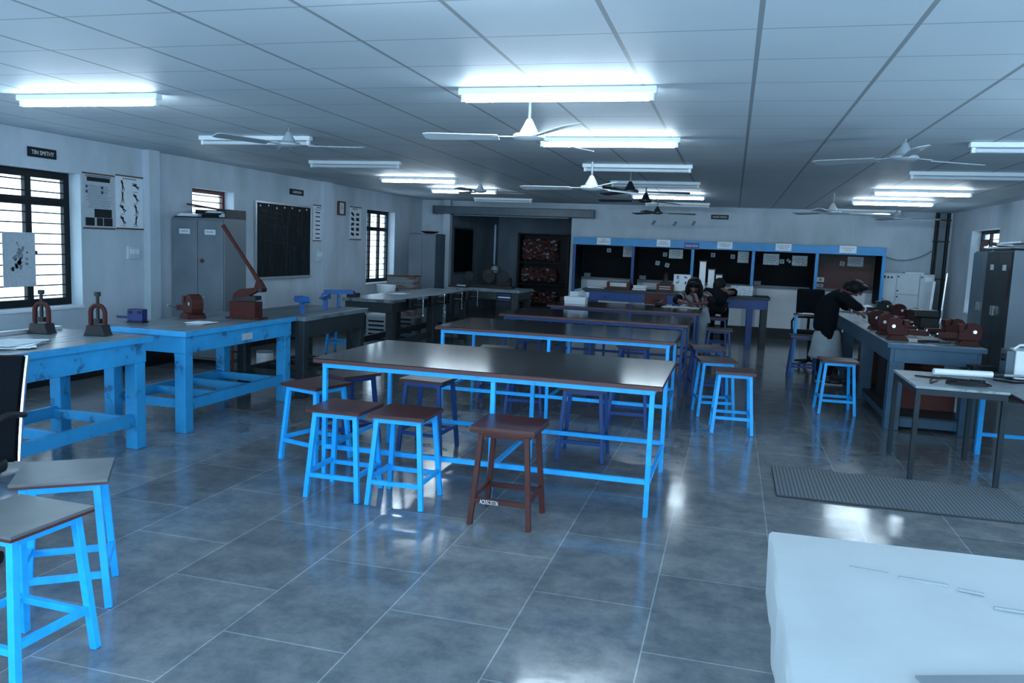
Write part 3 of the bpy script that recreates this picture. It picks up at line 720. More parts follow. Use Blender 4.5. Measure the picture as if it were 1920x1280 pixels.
# ------------------------------------------------------------------ rough work table, power table, mat, foam block
t = thing('metal_work_table', 'small angle-iron table with pale plywood top in front of the vice bench', 'table', (1.66, 6.83, 0))
MB().bb(-.31, .31, -.44, .44, .69, .71).build('tabletop', M_tablegrey, t, bev=.003)
f = MB()
for s in (-1, 1): f.bb(-.30, .30, s * .42 - .012, s * .42 + .012, .645, .689); f.bb(s * .29 - .012, s * .29 + .012, -.408, .408, .645, .689)
f.build('top_frame', M_steeldark, t)
for x in (-.285, .285):
    for y in (-.415, .415): MB().bb(x - .017, x + .017, y - .017, y + .017, 0.001, .645).build('leg', M_steeldark, t)
t = thing('power_table', 'low table with blue legs and pale top at the picture edge, holding the power supply', 'table', (2.62, 7.05, 0))
b = MB(); b.mi = 0; b.bb(-.55, .55, -.9, .85, .652, .66); b.mi = 1; b.bb(-.55, .55, -.9, .85, .63, .652); b.build('tabletop', [M_tablegrey, M_edge], t)
for x, y in ((-.50, .5), (.48, .5), (-.28, -.82), (.48, -.82)): MB().bb(x - .02, x + .02, y - .02, y + .02, 0, .63).build('leg', M_blue, t)
MB().bb(-.48, .46, .488, .512, .16, .19).build('stretcher', M_blue, t)
for (a, c) in (((-.35, .2, .62), (.3, .4, .06)), ((-.1, -.3, .06), (.45, .42, .4))): MB().bar(a, c, .022).build('brace', M_steelmid, t)
MB().bb(.39, 1.97, 5.56, 6.36, .001, .014).build('floor_mat', M_rubber, bev=.004)
o = bpy.data.objects['floor_mat']; tag(o, 'grey woven rubber mat on the floor in front of the plywood table', 'mat')
# foam covered block
def blk(u, v):
    x = .175 + u * 1.5; y = 2.56 - v * 1.5
    y += .06 * u * 0 + .05 * u
    z = .75 + .004 * math.sin(u * 9 + v * 7) * math.sin(v * 8)
    return x, y, z
t = thing('covered_desk', 'white foam covered desk top in the near corner of the picture', 'desk', (0, 0, 0))
b = MB(); nu, nv = 40, 40
T = [[b.bm.verts.new(blk(i / nu, j / nv)) for j in range(nv + 1)] for i in range(nu + 1)]
for i in range(nu):
    for j in range(nv): b.bm.faces.new((T[i][j], T[i + 1][j], T[i + 1][j + 1], T[i][j + 1]))
ring = [T[i][0] for i in range(nu + 1)] + [T[nu][j] for j in range(1, nv + 1)] + [T[i][nv] for i in range(nu - 1, -1, -1)] + [T[0][j] for j in range(nv - 1, 0, -1)]
cx, cy = .9, 1.85
def drop(v, k, dz, s): return b.bm.verts.new((cx + (v.co.x - cx) * s + .003 * math.sin(k * .5), cy + (v.co.y - cy) * s, v.co.z + dz))
r1 = [drop(v, k, -.012, 1.012) for k, v in enumerate(ring)]; r2 = [drop(v, k, -.20 - .012 * math.sin(k * .9), 1.006) for k, v in enumerate(ring)]
for A, B_ in ((ring, r1), (r1, r2)):
    for k in range(len(A)): b.bm.faces.new((A[k], B_[k], B_[(k + 1) % len(A)], A[(k + 1) % len(A)]))
b.build('foam_cover', M_block, t, smooth=True)
M_crease = mat('foam_crease', (.25, .29, .32), .7)
for (x, y, l, a) in ((.42, 2.33, .10, -.15), (.55, 2.30, .12, -.12), (.66, 2.27, .06, -.2), (.75, 2.18, .12, -.05)): MB().box((x, y, .751), (l, .007, .006), rot=(0, 0, a)).build('crease', M_crease, t)
for x in (.25, 1.6):
    for y in (1.2, 2.45): MB().bb(x - .03, x + .03, y - .03, y + .03, 0, .74).build('leg', M_steelmid, t)
o = thing('grey_sheet', 'flat grey sheet lying on the white foam covered desk', 'sheet', (.62, 1.62, .762), .35); MB().bb(-.16, .16, -.28, .16, 0, .006).build('plate', M_steel, o)  # flat grey plate laid on the foam top

# ------------------------------------------------------------------ office chair at the picture edge
t = thing('office_chair', 'black leather office chair with chrome side frame, cut off at the picture edge', 'chair', (-3.62, 3.02, 0), .35)
b = MB()
def back(u, v):
    z = .43 + v * .52; return (-.24 + .48 * u, .05 * (v - .3) ** 2 + .04 * (2 * u - 1) ** 2 * 1 + .18 * v * .5, z)
V0 = [[b.bm.verts.new(back(i / 10, j / 12)) for j in range(13)] for i in range(11)]
V1 = [[b.bm.verts.new(Vector(back(i / 10, j / 12)) + Vector((0, .05, 0))) for j in range(13)] for i in range(11)]
for i in range(10):
    for j in range(12):
        b.bm.faces.new((V0[i][j], V0[i + 1][j], V0[i + 1][j + 1], V0[i][j + 1])); b.bm.faces.new((V1[i][j], V1[i][j + 1], V1[i + 1][j + 1], V1[i + 1][j]))
for i in range(10):
    b.bm.faces.new((V0[i][0], V1[i][0], V1[i + 1][0], V0[i + 1][0])); b.bm.faces.new((V0[i][12], V0[i + 1][12], V1[i + 1][12], V1[i][12]))
for j in range(12):
    b.bm.faces.new((V0[0][j], V0[0][j + 1], V1[0][j + 1], V1[0][j])); b.bm.faces.new((V0[10][j], V1[10][j], V1[10][j + 1], V0[10][j + 1]))
b.build('backrest', M_fabric, t, smooth=True)
for s in (0, 1):
    pts = [Vector(back(s, j / 8)) + Vector((.015 if s else -.015, .02, 0)) for j in range(9)]
    MB().tube(pts, .013).build('side_frame', M_chrome, t, smooth=True)
    x = -.27 if s == 0 else .27
    MB().tube([(x, .10, .66), (x, -.05, .69), (x, -.28, .68), (x, -.33, .62), (x, -.30, .45)], .016).build('armrest', M_black if s else M_black, t, smooth=True)
b = MB(); b.box((0, -.22, .43), (.48, .46, .07)); b.build('seat', M_black, t, bev=.025)
MB().cyl((0, -.2, .12), (0, -.2, .40), .03).build('gas_lift', M_chrome, t)
for k in range(5):
    a = k * 2 * PI / 5; MB().bar((0, -.2, .12), (.28 * math.cos(a), -.2 + .28 * math.sin(a), .075), .04, .03).build('base_arm', M_chrome, t)
    MB().cyl((.28 * math.cos(a) - .012, -.2 + .28 * math.sin(a), .03), (.28 * math.cos(a) + .012, -.2 + .28 * math.sin(a), .03), .03).build('caster', M_black, t)
# ================================================================== FAR END
t = thing('rolling_shutter', 'long grey rolling shutter box above the alcove opening', 'shutter', (-4.595, 16.66, 2.335))
MB().bb(-1.73, 1.73, -.13, .12, -.085, .085).build('housing', M_steelmid, t, bev=.012)
for s in (-1, 1): MB().bb(s * 1.745 - .012, s * 1.745 + .012, -.135, .125, -.09, .09).build('end_plate', M_steelmid, t)
MB().bb(-1.32, 1.22, -.02, .0, -.11, -.086).build('bottom_slat', M_steelside, t)
t = thing('conduit_trunking', 'grey vertical cable trunking with dark pipes in the far corner', 'conduit', (3.72, YF - .03, 0))
MB().bb(-.06, .06, -.07, .025, .2, ZC - .002).build('trunk', M_steelside, t, bev=.01)
for s in (-1, 1): MB().cyl((s * .10, -.02, .2), (s * .10, -.02, ZC - .002), .028).build('pipe', M_steeldark, t, smooth=True)
for z in (.6, 1.3, 2.0, 2.4): MB().bb(-.135, .135, -.075, .026, z, z + .025).build('clamp', M_steeldark, t)
a, c = hy(1662, 482, 16.7), hy(1765, 470, 16.7)
c.x = 3.59
pts = [a.lerp(c, k / 12) + Vector((0, 0, -.115 * 4 * (k / 12) * (1 - k / 12))) for k in range(13)]
tag(MB().tube(pts, .010).build('hanging_cable', M_inkgrey, smooth=True), 'thin cable sagging between the blue framed panel and the corner trunking', 'cable')
t = thing('wall_sign', 'black sign reading HOUSE WIRING high on the far wall', 'sign', (-.32, YF - .012, 2.355))
MB().bb(-.17, .17, -.008, .010, -.045, .045).build('plate', M_sign, t, bev=.003); lettering('lettering', 'HOUSE WIRING', .055, (0, -.0095, 0), '-y', M_paper, t, width=.28)
# small peeled plaster patches on the far wall
b = MB()
for px, py in ((1225, 417), (1265, 419), (1300, 418)):
    p = hy(px, py, YF - .002); b.prism([(p.x - .05, p.z - .04), (p.x + .01, p.z - .05), (p.x + .06, p.z + .03), (p.x + .0, p.z + .05), (p.x - .02, p.z + .0)], 'y', YF - .004, YF - .001)
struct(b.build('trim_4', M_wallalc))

# wiring practice cubicles
C0, C1, CY0, CY1 = -3.10, 2.66, 15.90, YF - .03
t = thing('wiring_cubicle', 'row of five black wiring practice bays in a bright blue frame on the far wall', 'wiring panel', (0, 0, 0))
MB().bb(C0, C1, CY0 - .02, CY0 + .04, 1.70, 1.85).build('header', M_bluelight, t, bev=.005)
xs = [C0 + .03, -1.90, -.76, .36, 1.49, C1 - .03]
for i, x in enumerate(xs):
    MB().bb(x - .028, x + .028, CY0 - .01, CY0 + .05, .001 if i in (0, 5) else .95, 1.70).build('post', M_bluelight if i in (2, 3, 4, 5) else M_navyshade, t, bev=.003)
    MB().bb(x - .012, x + .012, CY0 + .052, CY1 - .021, .80, 1.76).build('partition', M_panelboard, t)
for i, (p, q) in enumerate(zip(xs, xs[1:])):
    MB().bb(p + .013, q - .013, CY1 - .02, CY1, 1.04, 1.76).build('back_board', M_panelboard if i < 4 else worn('board_reddish', (.010, .014, .018), (.06, .018, .016), .5, 1.2, .5), t)
    MB().bb(p + .013, q - .013, CY1 - .035, CY1 - .0205, .985, 1.038).build('ledge', M_steelside, t)
MB().bb(C0, C1, CY0 + .06, CY1, 1.765, 1.78).build('roof_board', M_panelboard, t)
for px, nm, w in ((1132, 'SERIES\nCONNECTION', .27), (1244, 'PARALLEL\nCONNECTION', .26), (1359, 'STAIRCASE\nWIRING', .28), (1469, 'TUBE LAMP\nGODOWN\nWIRING', .28), (1590, 'INTERMEDIATE\nWIRING', .29)):
    p = hy(px, 452 + (px - 1132) * .034, CY0 - .022)
    l = MB().bb(p.x - w / 2, p.x + w / 2, CY0 - .024, CY0 - .0205, p.z - .065, p.z + .065).build('bay_label', M_paper, t)
    lettering('lettering', nm, .042 if nm.count('\n') < 2 else .032, (p.x, CY0 - .0245, p.z), '-y', M_inkgrey, l, width=w * .78)
p = hy(1297, 461, CY0 - .024)
l = MB().bb(p.x - .14, p.x + .14, CY0 - .03, CY0 - .0205, p.z - .065, p.z + .065).build('name_plate', M_navyshade, t)
lettering('lettering', 'HOUSE WIRING', .05, (p.x, CY0 - .0305, p.z), '-y', M_paper, l, width=.235)
YS = CY1 - .022
def sheet(label, x0, y0, x1, y1):
    a, c = hy(x0, y0, YS), hy(x1, y1, YS)
    o = thing('wiring_sheet', label, 'paper', ((a.x + c.x) / 2, YS, (a.z + c.z) / 2), 0, 'plastic covered wiring sheets')
    w, h = abs(c.x - a.x) / 2, abs(c.z - a.z) / 2
    MB().bb(-w, w, -.004, -.001, -h, h).build('sleeve', M_plastic, o); b = MB()
    for k in range(3): b.bb(-w * .6, w * .6, -.0052, -.0042, h * (.5 - .4 * k), h * (.6 - .4 * k))
    b.build('drawing', M_inkgrey, o)
sheet('plastic covered sheet at the right edge of the first wiring bay', 1169, 461, 1185, 482)
sheet('crinkled plastic covered sheet in the second wiring bay', 1255, 467, 1280, 485)
sheet('upright plastic covered sheet in the third wiring bay', 1384, 471, 1403, 493)
sheet('first of two plastic covered sheets in the fourth wiring bay', 1432, 475, 1460, 497)
sheet('second of two plastic covered sheets in the fourth wiring bay', 1486, 479, 1513, 499)
sheet('plastic covered sheet in the fifth wiring bay', 1590, 481, 1618, 500)
def socket(label, px, py, w=.085, h=.085, d=.012, m=None, rot=0):
    p = hy(px, py, YS)
    o = thing('switch_plate', label, 'switch', (p.x, YS, p.z), 0, 'small plates on the wiring boards'); o.rotation_euler = (0, rot, 0)
    MB().bb(-w / 2, w / 2, -d, -.001, -h / 2, h / 2).build('plate', m or M_papergrey, o, bev=.003); MB().bb(-w * .2, w * .2, -d - .006, -d, -h * .25, h * .25).build('rocker', M_inkgrey, o)
socket('small pale plate in the first wiring bay', 1142, 469)
socket('small plate beside the crinkled sheet in the second bay', 1247, 477); socket('lower of the small plates in the second bay, beside its tilted twin', 1233, 493, rot=.1); socket('tilted small plate in the second wiring bay', 1251, 497, rot=.25)
socket('small white plate at the near edge of the third bay', 1337, 478); socket('small plate beside the upright sheet in the third bay', 1374, 481)
socket('small plate between the two sheets in the fourth bay', 1466, 490); socket('tilted plate beside the second sheet of the fourth bay', 1479, 489, .09, .05, rot=.7)
socket('small tilted plate in the fifth wiring bay', 1579, 494, rot=.12); socket('white switch box with black ends on the fifth bay post', 1538, 524, .13, .09, .04, M_white); socket('pale plate below the white switch box in the fifth bay', 1537, 535, .12, .07, .03)
for px, lab in ((1101, 'small grey box on the ledge of the first bay'), (1205, 'small grey box on the ledge of the second bay'), (1421, 'small grey box on the ledge of the fourth bay')):
    p = hy(px, 515, CY1 - .1); o = thing('junction_box', lab, 'box', (p.x, CY1 - .065, 1.0385)); b = MB().bb(-.07, .07, -.028, .028, 0, .085).build('box_body', M_steelmid, o, bev=.004); MB().bb(-.06, .06, -.031, -.0285, .01, .075).build('cover', M_steelside, o)
for x0, x1 in zip(xs, xs[1:]):
    struct(MB().bb(x0 + .13, x1 - .13, YF - .028, YF - .001, .2, .98).build('trim_5', M_white))

# far blue tables in front of the bays
def far_table(label, x0, x1, y0, y1, zt, legs, drawer=None):
    t = thing('far_table', label, 'table', (0, 0, 0)); MB().bb(x0, x1, y0, y1, zt - .045, zt).build('tabletop', M_darkwood, t, bev=.004)
    for ya in (y0 + .03, y1 - .06): MB().bb(x0 + .04, x1 - .04, ya, ya + .03, zt - .21, zt - .046).build('apron', M_navyshade, t)
    for x in legs:
        for y in (y0 + .1, y1 - .1): MB().bb(x - .05, x + .05, y - .05, y + .05, 0, zt - .046).build('leg', M_navyshade if x < .5 else M_darkwood, t)
    if drawer:
        d = MB().bb(*drawer, y0 - .02, y0 + .029, zt - .23, zt - .05).build('drawer', M_card, t); MB().bb(sum(drawer) / 2 - .05, sum(drawer) / 2 + .05, y0 - .04, y0 - .021, zt - .15, zt - .13).build('handle', M_iron, d)
    return t
far_table('dark blue table with red drawer standing before the first two wiring bays', -2.62, -.78, 14.5, 15.35, .905, (-2.5, -.95), (-1.48, -1.1))
far_table('dark blue table with stout legs before the third and fourth wiring bays', -.60, .66, 14.5, 15.35, .90, (-.5, .34, .58))
def put(name, label, cat, loc, rz, parts, group=None):
    t = thing(name, label, cat, loc, rz, group)
    for nm, b, m in parts: b.build(nm, m, t, bev=.0)
    return t
ZT = .906
put('carton', 'red and grey printed carton on the far blue table', 'box', (-2.0, 14.85, ZT), 0, [('carton_body', MB().bb(-.21, .21, -.13, .13, 0, .13), M_card), ('lid', MB().bb(-.20, .20, -.135, .135, .131, .175), M_cardgrey), ('label', MB().bb(-.15, .15, -.137, -.131, .05, .12), M_papergrey)])
for k, (w, h, m, lab) in enumerate(((.25, .03, M_card, 'bottom red book of the pile on the far blue table'), (.23, .03, M_inkgrey, 'middle grey book of the pile on the far blue table'), (.24, .025, M_papergrey, 'top pale book of the pile on the far blue table'))):
    z = ZT + [0, .031, .062][k]
    put('book', lab, 'book', (-1.62, 14.82, z), .1 * k, [('cover', MB().bb(-w / 2, w / 2, -.09, .09, 0, h), m), ('pages', MB().bb(-w / 2 + .004, w / 2 + .002, -.092, .085, .004, h - .004), M_paper)], 'books on the far table')
put('paper_stack', 'loose stack of pale papers at the end of the far blue table', 'paper', (-2.42, 14.8, ZT), .1, [('sheet', MB().bb(-.15, .15, -.1, .1, 0, .008), M_paper), ('sheet', MB().box((.03, .02, .012), (.26, .2, .006), rot=(0, 0, .3)), M_papergrey), ('sheet', MB().box((-.02, -.01, .02), (.26, .18, .006), rot=(0, 0, -.2)), M_paper)])
put('striped_box', 'red striped box under a dark gadget on the far blue table', 'box', (-1.16, 14.85, ZT), 0, [('box_body', MB().bb(-.15, .15, -.1, .1, 0, .13), M_card), ('stripe', MB().bb(-.10, .10, -.103, -.1, .04, .055), M_papergrey), ('stripe', MB().bb(-.10, .10, -.103, -.1, .08, .095), M_papergrey)])
put('gadget', 'dark gadget with a red knob on top of the striped box', 'machine', (-1.16, 14.87, ZT + .132), 0, [('base', MB().bb(-.10, .10, -.07, .07, 0, .04), M_iron), ('column', MB().lathe([(.06, .04), (.04, .09), (.03, .14)]), M_steeldark), ('knob', MB().lathe([(.045, .14), (.04, .16), (.01, .21)]), M_red)])
t = thing('patterned_board', 'white board with small blue flower pattern leaning behind the writing woman', 'board', (-.88, 15.0, .912), 0); b = MB().box((0, .03, .155), (.30, .015, .31), rot=(-.12, 0, 0)).build('board_panel', M_paper, t)
b = MB()
for i in range(2):
    for j in range(3):
        for q in range(5): b.box((-.08 + .15 * i + random.uniform(-.02, .02), .018 - .12 * (.06 + .1 * j - .155), .06 + .10 * j + random.uniform(-.025, .025)), (.018, .004, .018), rot=(-.12, random.uniform(0, 1.5), 0))
b.build('flower_print', M_navyshade, t)
for k, (x, h) in enumerate(((-.53, .56), (-.37, .42), (-.23, .33))):
    put('casing_post', ['tallest', 'middle', 'shortest'][k] + ' of three white upright casing posts on the far table', 'post', (x, 15.2, .905), 0,
        [('channel', MB().bb(-.055, .055, -.03, .03, 0, h), M_white), ('cap', MB().bb(-.068, .068, -.04, .04, h + .001, h + .02), M_edge)], 'white casing posts')
put('plastic_tub', 'pale blue plastic sheet bundle on the far table beside the person at the back', 'bundle', (.18, 14.9, .905), 0, [('bundle', MB().bb(-.19, .19, -.08, .08, 0, .17), M_plastic)])

# white wall cabinet
t = thing('white_cabinet', 'white steel locker cabinet with several doors by the corner trunking', 'cabinet', (3.12, 16.2, 0))
MB().bb(-.44, .44, .021, .5, .02, 1.40).build('body', M_cabwhite, t)
for (x0, x1, z0, z1) in ((-.43, -.20, .86, 1.38), (-.43, -.20, .05, .85), (-.19, .19, 1.02, 1.38), (-.19, .19, .52, 1.01), (-.19, .19, .05, .51), (.205, .43, .05, 1.38)):
    d = MB().bb(x0, x1, 0, .02, z0, z1).build('door', M_cabwhite, t, bev=.003)
    h = MB(); h.cyl((x0 + .025, 0, z1 - .04), (x0 + .025, -.015, z1 - .04), .014); h.cyl((x0 + .025, 0, z0 + .06), (x0 + .025, -.015, z0 + .06), .014); h.build('knob', M_iron, d)
b = MB()
for k in range(3): MB().cyl((-.40 + .06 * k, 0, 1.32), (-.40 + .06 * k, -.012, 1.32), .018).build('button', M_red, t)

p = MB().bb(-.41, -.29, -.003, -.0005, .74, .81).build('notice', M_papergrey, t); MB().bb(.28, .40, -.003, -.0005, 1.27, 1.35).build('notice', M_paper, t)
put('paper_stack', 'white papers lying on top of the white locker cabinet', 'paper', (3.25, 16.4, 1.401), 0, [('sheet', MB().bb(-.18, .14, -.12, .12, 0, .02), M_paper), ('sheet', MB().box((.02, 0, .026), (.24, .2, .008), rot=(0, 0, .3)), M_paper)])
put('aluminium_channel', 'upright bright aluminium channel leaning by the corner trunking', 'rod', (3.45, 16.02, 0), 0, [('channel', MB().bar((0, -.05, .01), (.08, .06, 1.28), .045, .03), M_alu)])

# almirahs on the right wall, door shade and lit side painted in
def almirah_r(label, y0, y1, notes):
    t = thing('right_almirah', label, 'cupboard', (0, 0, 0)); x0, x1 = (3.24 if notes else 3.36), 3.87
    MB().bb(x0 + .021, x1, y0, y1, .05, 1.80).build('body', M_steelpale_lit if notes else M_steelmid, t, bev=.005)
    b = MB()
    for x in (x0 + .06, x1 - .05):
        for y in (y0 + .04, y1 - .04): b.bb(x - .03, x + .03, y - .03, y + .03, 0, .05)
    b.build('foot', M_iron, t)
    ym = (y0 + y1) / 2
    for a, c, s in ((y0 + .006, ym - .003, 1), (ym + .003, y1 - .006, -1)):
        d = MB().bb(x0, x0 + .02, a, c, .07, 1.78).build('door', M_steeldark if notes else M_steelmid, t, bev=.003)  # labelled almirah's doors darkened to stand for fronts turned from the lights
        yy = c - .04 if s > 0 else a + .04
        h = MB(); h.bar((x0 - .02, yy, .98), (x0 - .02, yy, 1.10), .016); h.bar((x0 - .02, yy, .99), (x0, yy, .99), .012); h.bar((x0 - .02, yy, 1.09), (x0, yy, 1.09), .012); h.build('handle', M_bright, d)
        if notes: MB().bb(x0 - .0025, x0 - .0005, (a + c) / 2 - .08, (a + c) / 2 + .06, 1.55, 1.62).build('name_label', M_papergrey, d)
    if notes: MB().bb(x0 - .003, x0 - .0005, y0 + .02, y0 + .07, 1.20, 1.58).build('warning_strip', M_red, t)
    return t
almirah_r('steel almirah with two small labels, shade-painted doors and a light-painted side towards the camera', 11.0, 12.0, True)
almirah_r('dark blue-grey steel almirah beyond the labelled one, below the far side window', 12.06, 13.1, False)
MB().bb(3.20, 3.89, 10.97, 12.0, 1.803, 1.825).build('shelf_board', M_steeldark); tag(bpy.data.objects['shelf_board'], 'dark board lying across the top of the labelled almirah', 'board')
put('paper_stack', 'crumpled papers on the board above the labelled almirah', 'paper', (3.45, 11.70, 1.85), .2, [('sheet', MB().box((0, 0, .02), (.22, .4, .03), rot=(.05, .05, 0)), M_papergrey), ('sheet', MB().box((0, -.05, .05), (.2, .3, .02), rot=(-.06, .04, .4)), M_paper)])
put('paper_stack', 'papers and rags on the almirah below the far side window', 'paper', (3.56, 12.5, 1.83), -.1, [('sheet', MB().box((0, 0, .02), (.3, .4, .03), rot=(.03, 0, 0)), M_paper), ('rag', MB().box((0, .1, .06), (.2, .25, .05), rot=(.1, .1, .3)), M_iron)])

# alcove: chalkboard and red parts rack
t = thing('chalkboard', 'small black chalkboard on the side wall inside the alcove', 'chalkboard', (AX0, 17.9, 1.47))
MB().bb(.001, .02, -.68, .68, -.49, .49).build('slate', M_panelboard, t)
b = MB(); b.bb(.001, .03, -.72, -.68, -.53, .53); b.bb(.001, .03, .68, .72, -.53, .53); b.bb(.001, .04, -.68, .68, -.53, -.49); b.bb(.001, .03, -.68, .68, .49, .53); b.build('frame', M_steelmid, t)
t = thing('storage_rack', 'dark open storage rack full of red parts at the back of the alcove', 'rack', (-4.80, 20.2, 0))
for x in (-.56, .74): MB().bb(x - .03, x + .03, -.02, .5, 0, 1.97).build('side_panel', M_steeldark, t)
MB().bb(-.53, .71, .46, .49, .05, 1.97).build('back_panel', M_iron, t)
for z in (.08, .65, 1.20, 1.93): MB().bb(-.53, .71, 0, .455, z, z + .03).build('shelf', M_steeldark, t)
for k, (z0, z1, lab) in enumerate(((.115, .55, 'lowest heap of red and dark offcuts in the alcove rack'), (.685, 1.15, 'middle heap of red and grey offcuts in the alcove rack'), (1.235, 1.88, 'top heap of red and grey offcuts in the alcove rack'))):
    b = MB()
    for q in range(620 if k else 240):
        b.mi = random.choice((0, 0, 0, 0, 0, 1, 2)); s = random.uniform(.026, .052)
        b.box((-4.80 + random.uniform(-.47, .42), 20.2 + random.uniform(.08, .22), random.uniform(z0 + .075, z1 - .075)), (s * 1.6, s * 2, s), rot=(random.uniform(-.2, .2), random.uniform(-.4, .4), random.uniform(-.4, .4)))
    tag(b.build('offcuts', [mat('offcut_red', (.13, .03, .026), .7, var=.35, scale=9), M_iron, M_steelpale_lit]), lab, 'offcuts', 'offcuts in the alcove rack', 'stuff')

# steel cupboard and cartons by the far left corner
t = thing('steel_cupboard', 'grey steel cupboard standing beside the far window', 'cupboard', (-5.78, 14.6, 0))
MB().bb(-.30, .24, .021, .56, .05, 1.79).build('body', M_steelmid, t, bev=.004); b = MB()
for x in (-.26, .20):
    for y in (.05, .53): b.bb(x - .03, x + .03, y - .03, y + .03, 0, .05)
b.build('foot', M_iron, t)
for s in (0, 1): 
    d = MB().bb(-.295 + .27 * s, -.03 + .265 * s, 0, .02, .07, 1.77).build('door', M_cupdoor, t, bev=.003); MB().bar((-.05 + .05 * s, -.015, .95), (-.05 + .05 * s, -.015, 1.05), .014).build('handle', M_bright, d)
put('dish', 'small red dish on top of the grey steel cupboard', 'dish', (-5.75, 14.85, 1.791), 0, [('bowl', MB().lathe([(.08, 0), (.17, .03), (.18, .045), (.12, .03)]), M_red)])
for k, (x, y, z, s, lab) in enumerate(((-5.72, 13.55, .0, (.55, .5, .74), 'plain carton on the floor under the printed carton'), (-5.72, 13.55, .741, (.50, .42, .27), 'red printed carton stacked beside the far window'))):
    put('carton', lab, 'box', (x, y, z), .06, [('carton_body', MB().bb(-s[0] / 2, s[0] / 2, -s[1] / 2, s[1] / 2, 0, s[2] - .012), M_cardgrey), ('lid_flap', MB().bb(-s[0] / 2 - .004, s[0] / 2 + .004, -s[1] / 2 - .004, -.002, s[2] - .011, s[2]), M_card), ('lid_flap', MB().bb(-s[0] / 2 - .004, s[0] / 2 + .004, .002, s[1] / 2 + .004, s[2] - .011, s[2]), M_card)])
put('white_basin', 'white plastic basin between the far window and the carpentry bench', 'basin', (-5.62, 12.55, 0), 0, [('pedestal', MB().lathe([(.12, 0), (.09, .1), (.08, .65), (.10, .70)]), M_steelside), ('bowl', MB().lathe([(.10, .701), (.15, .75), (.165, .88), (.155, .88), (.14, .77), (.08, .72)]), M_white)])

# ================================================================== BENCH TOOLS
def pipe_vice():
    t = thing('pipe_vice', 'x', 'vice', (0, 0, 0), 0, 'pipe vices')
    MB().prism([(-.085, 0), (.085, 0), (.07, .03), (.06, .075), (-.06, .075), (-.07, .03)], 'y', -.05, .05).build('base', M_iron, t, bev=.004)
    b = MB(); pts = [(-.055, .076), (-.055, .17)] + [(-.055 * math.cos(a), .17 + .05 * math.sin(a)) for a in (.5, 1.0, 1.57, 2.14, 2.64)] + [(.055, .17), (.055, .076)]
    b.tube([(x, 0, z) for x, z in pts], .017); b.build('yoke', M_red, t, smooth=True)
    b = MB(); b.cyl((0, 0, .09), (0, 0, .30), .012); b.cyl((0, 0, .085), (0, 0, .12), .03); b.build('screw', M_iron, t)
    b = MB(); b.cyl((0, 0, .285), (0, 0, .315), .022); b.build('screw_head', M_iron, t)
    return t
PV = pipe_vice(); q = hz(187, 626, .841); PV.location = (-4.42, 4.82, .841); PV['label'] = 'red pipe vice at the near front corner of the bright blue bench, closer to the second bench'; PV.rotation_euler = (0, 0, .15)
PV['label'] = 'red pipe vice at the end of the first blue bench, with dark screw'
dup(PV, (-4.80, 4.70, .841), .1, 'red pipe vice in front of the near window frame')
tag(MB().bb(-4.935, -4.895, 3.2, 4.98, .841, .866).build('aluminium_strip', M_alu), 'long thin metal strip lying along the back of the first blue bench', 'metal strip')
def papers(name, label, x, y, z, n, s=.21, rz=.2):
    t = thing(name, label, 'paper', (x, y, z), rz)
    for k in range(n): MB().box((random.uniform(-.04, .04), random.uniform(-.05, .05), .003 + .005 * k), (s, s * 1.4, .003), rot=(random.uniform(-.01, .01), 0, random.uniform(-.5, .5))).build('sheet', random.choice((M_paper, M_paper, M_papergrey)), t)
papers('loose_papers', 'loose white papers on the first blue bench at the picture edge', -4.42, 4.12, .841, 5, .26, .6)
papers('loose_papers', 'small white papers on the second blue bench', -4.38, 5.95, .836, 3, .13, .2)
t = thing('clamp_block', 'small dark blue clamp block at the near end of the second blue bench', 'clamp', (-4.84, 5.72, .836), .2)
MB().bb(-.07, .07, -.05, .05, 0, .012).build('base', M_iron, t); MB().bb(-.065, .065, -.045, .045, .013, .115).build('block', M_clamp, t, bev=.006)
b = MB()
for x in (-.04, .04): b.cyl((x, -.045, .09), (x, -.055, .09), .012)
b.build('bolt', M_iron, t); MB().bar((-.065, 0, .04), (-.17, -.02, .045), .02).build('lever', M_clamp, t)

def vice(m, jaw=M_iron):
    """mechanic's bench vice; screw along x, fixed jaw at +x"""
    t = thing('bench_vice', 'x', 'vice', (0, 0, 0), 0, 'bench vices')
    MB().prism([(-.10, 0), (.10, 0), (.08, .03), (.06, .05), (-.06, .05), (-.08, .03)], 'y', -.085, .085).build('base', m, t, bev=.004)
    b = MB(); b.prism([(-.09, .05), (.085, .05), (.105, .09), (.108, .14), (.095, .18), (.065, .21), (.02, .222), (-.02, .21), (-.03, .16), (-.09, .12)], 'y', -.055, .055); b.build('fixed_jaw', m, t, bev=.006)
    b = MB(); b.prism([(-.26, .055), (-.091, .06), (-.091, .11), (-.26, .105)], 'y', -.04, .04); b.prism([(-.09, .13), (-.05, .13), (-.04, .20), (-.10, .20)], 'y', -.06, .06); b.build('sliding_jaw', m, t, bev=.005)
    b = MB(); b.cyl((.045, -.0575, .135), (.045, .0575, .135), .017, n=16); b.build('eye', M_bright, t)
    MB().cyl((-.261, 0, .08), (-.285, 0, .08), .022).build('screw_head', jaw, t); MB().cyl((-.276, -.11, .10), (-.276, .11, .06), .007).build('handle', M_bright, t)
    return t
VR = vice(M_red); VD = vice(M_iron)
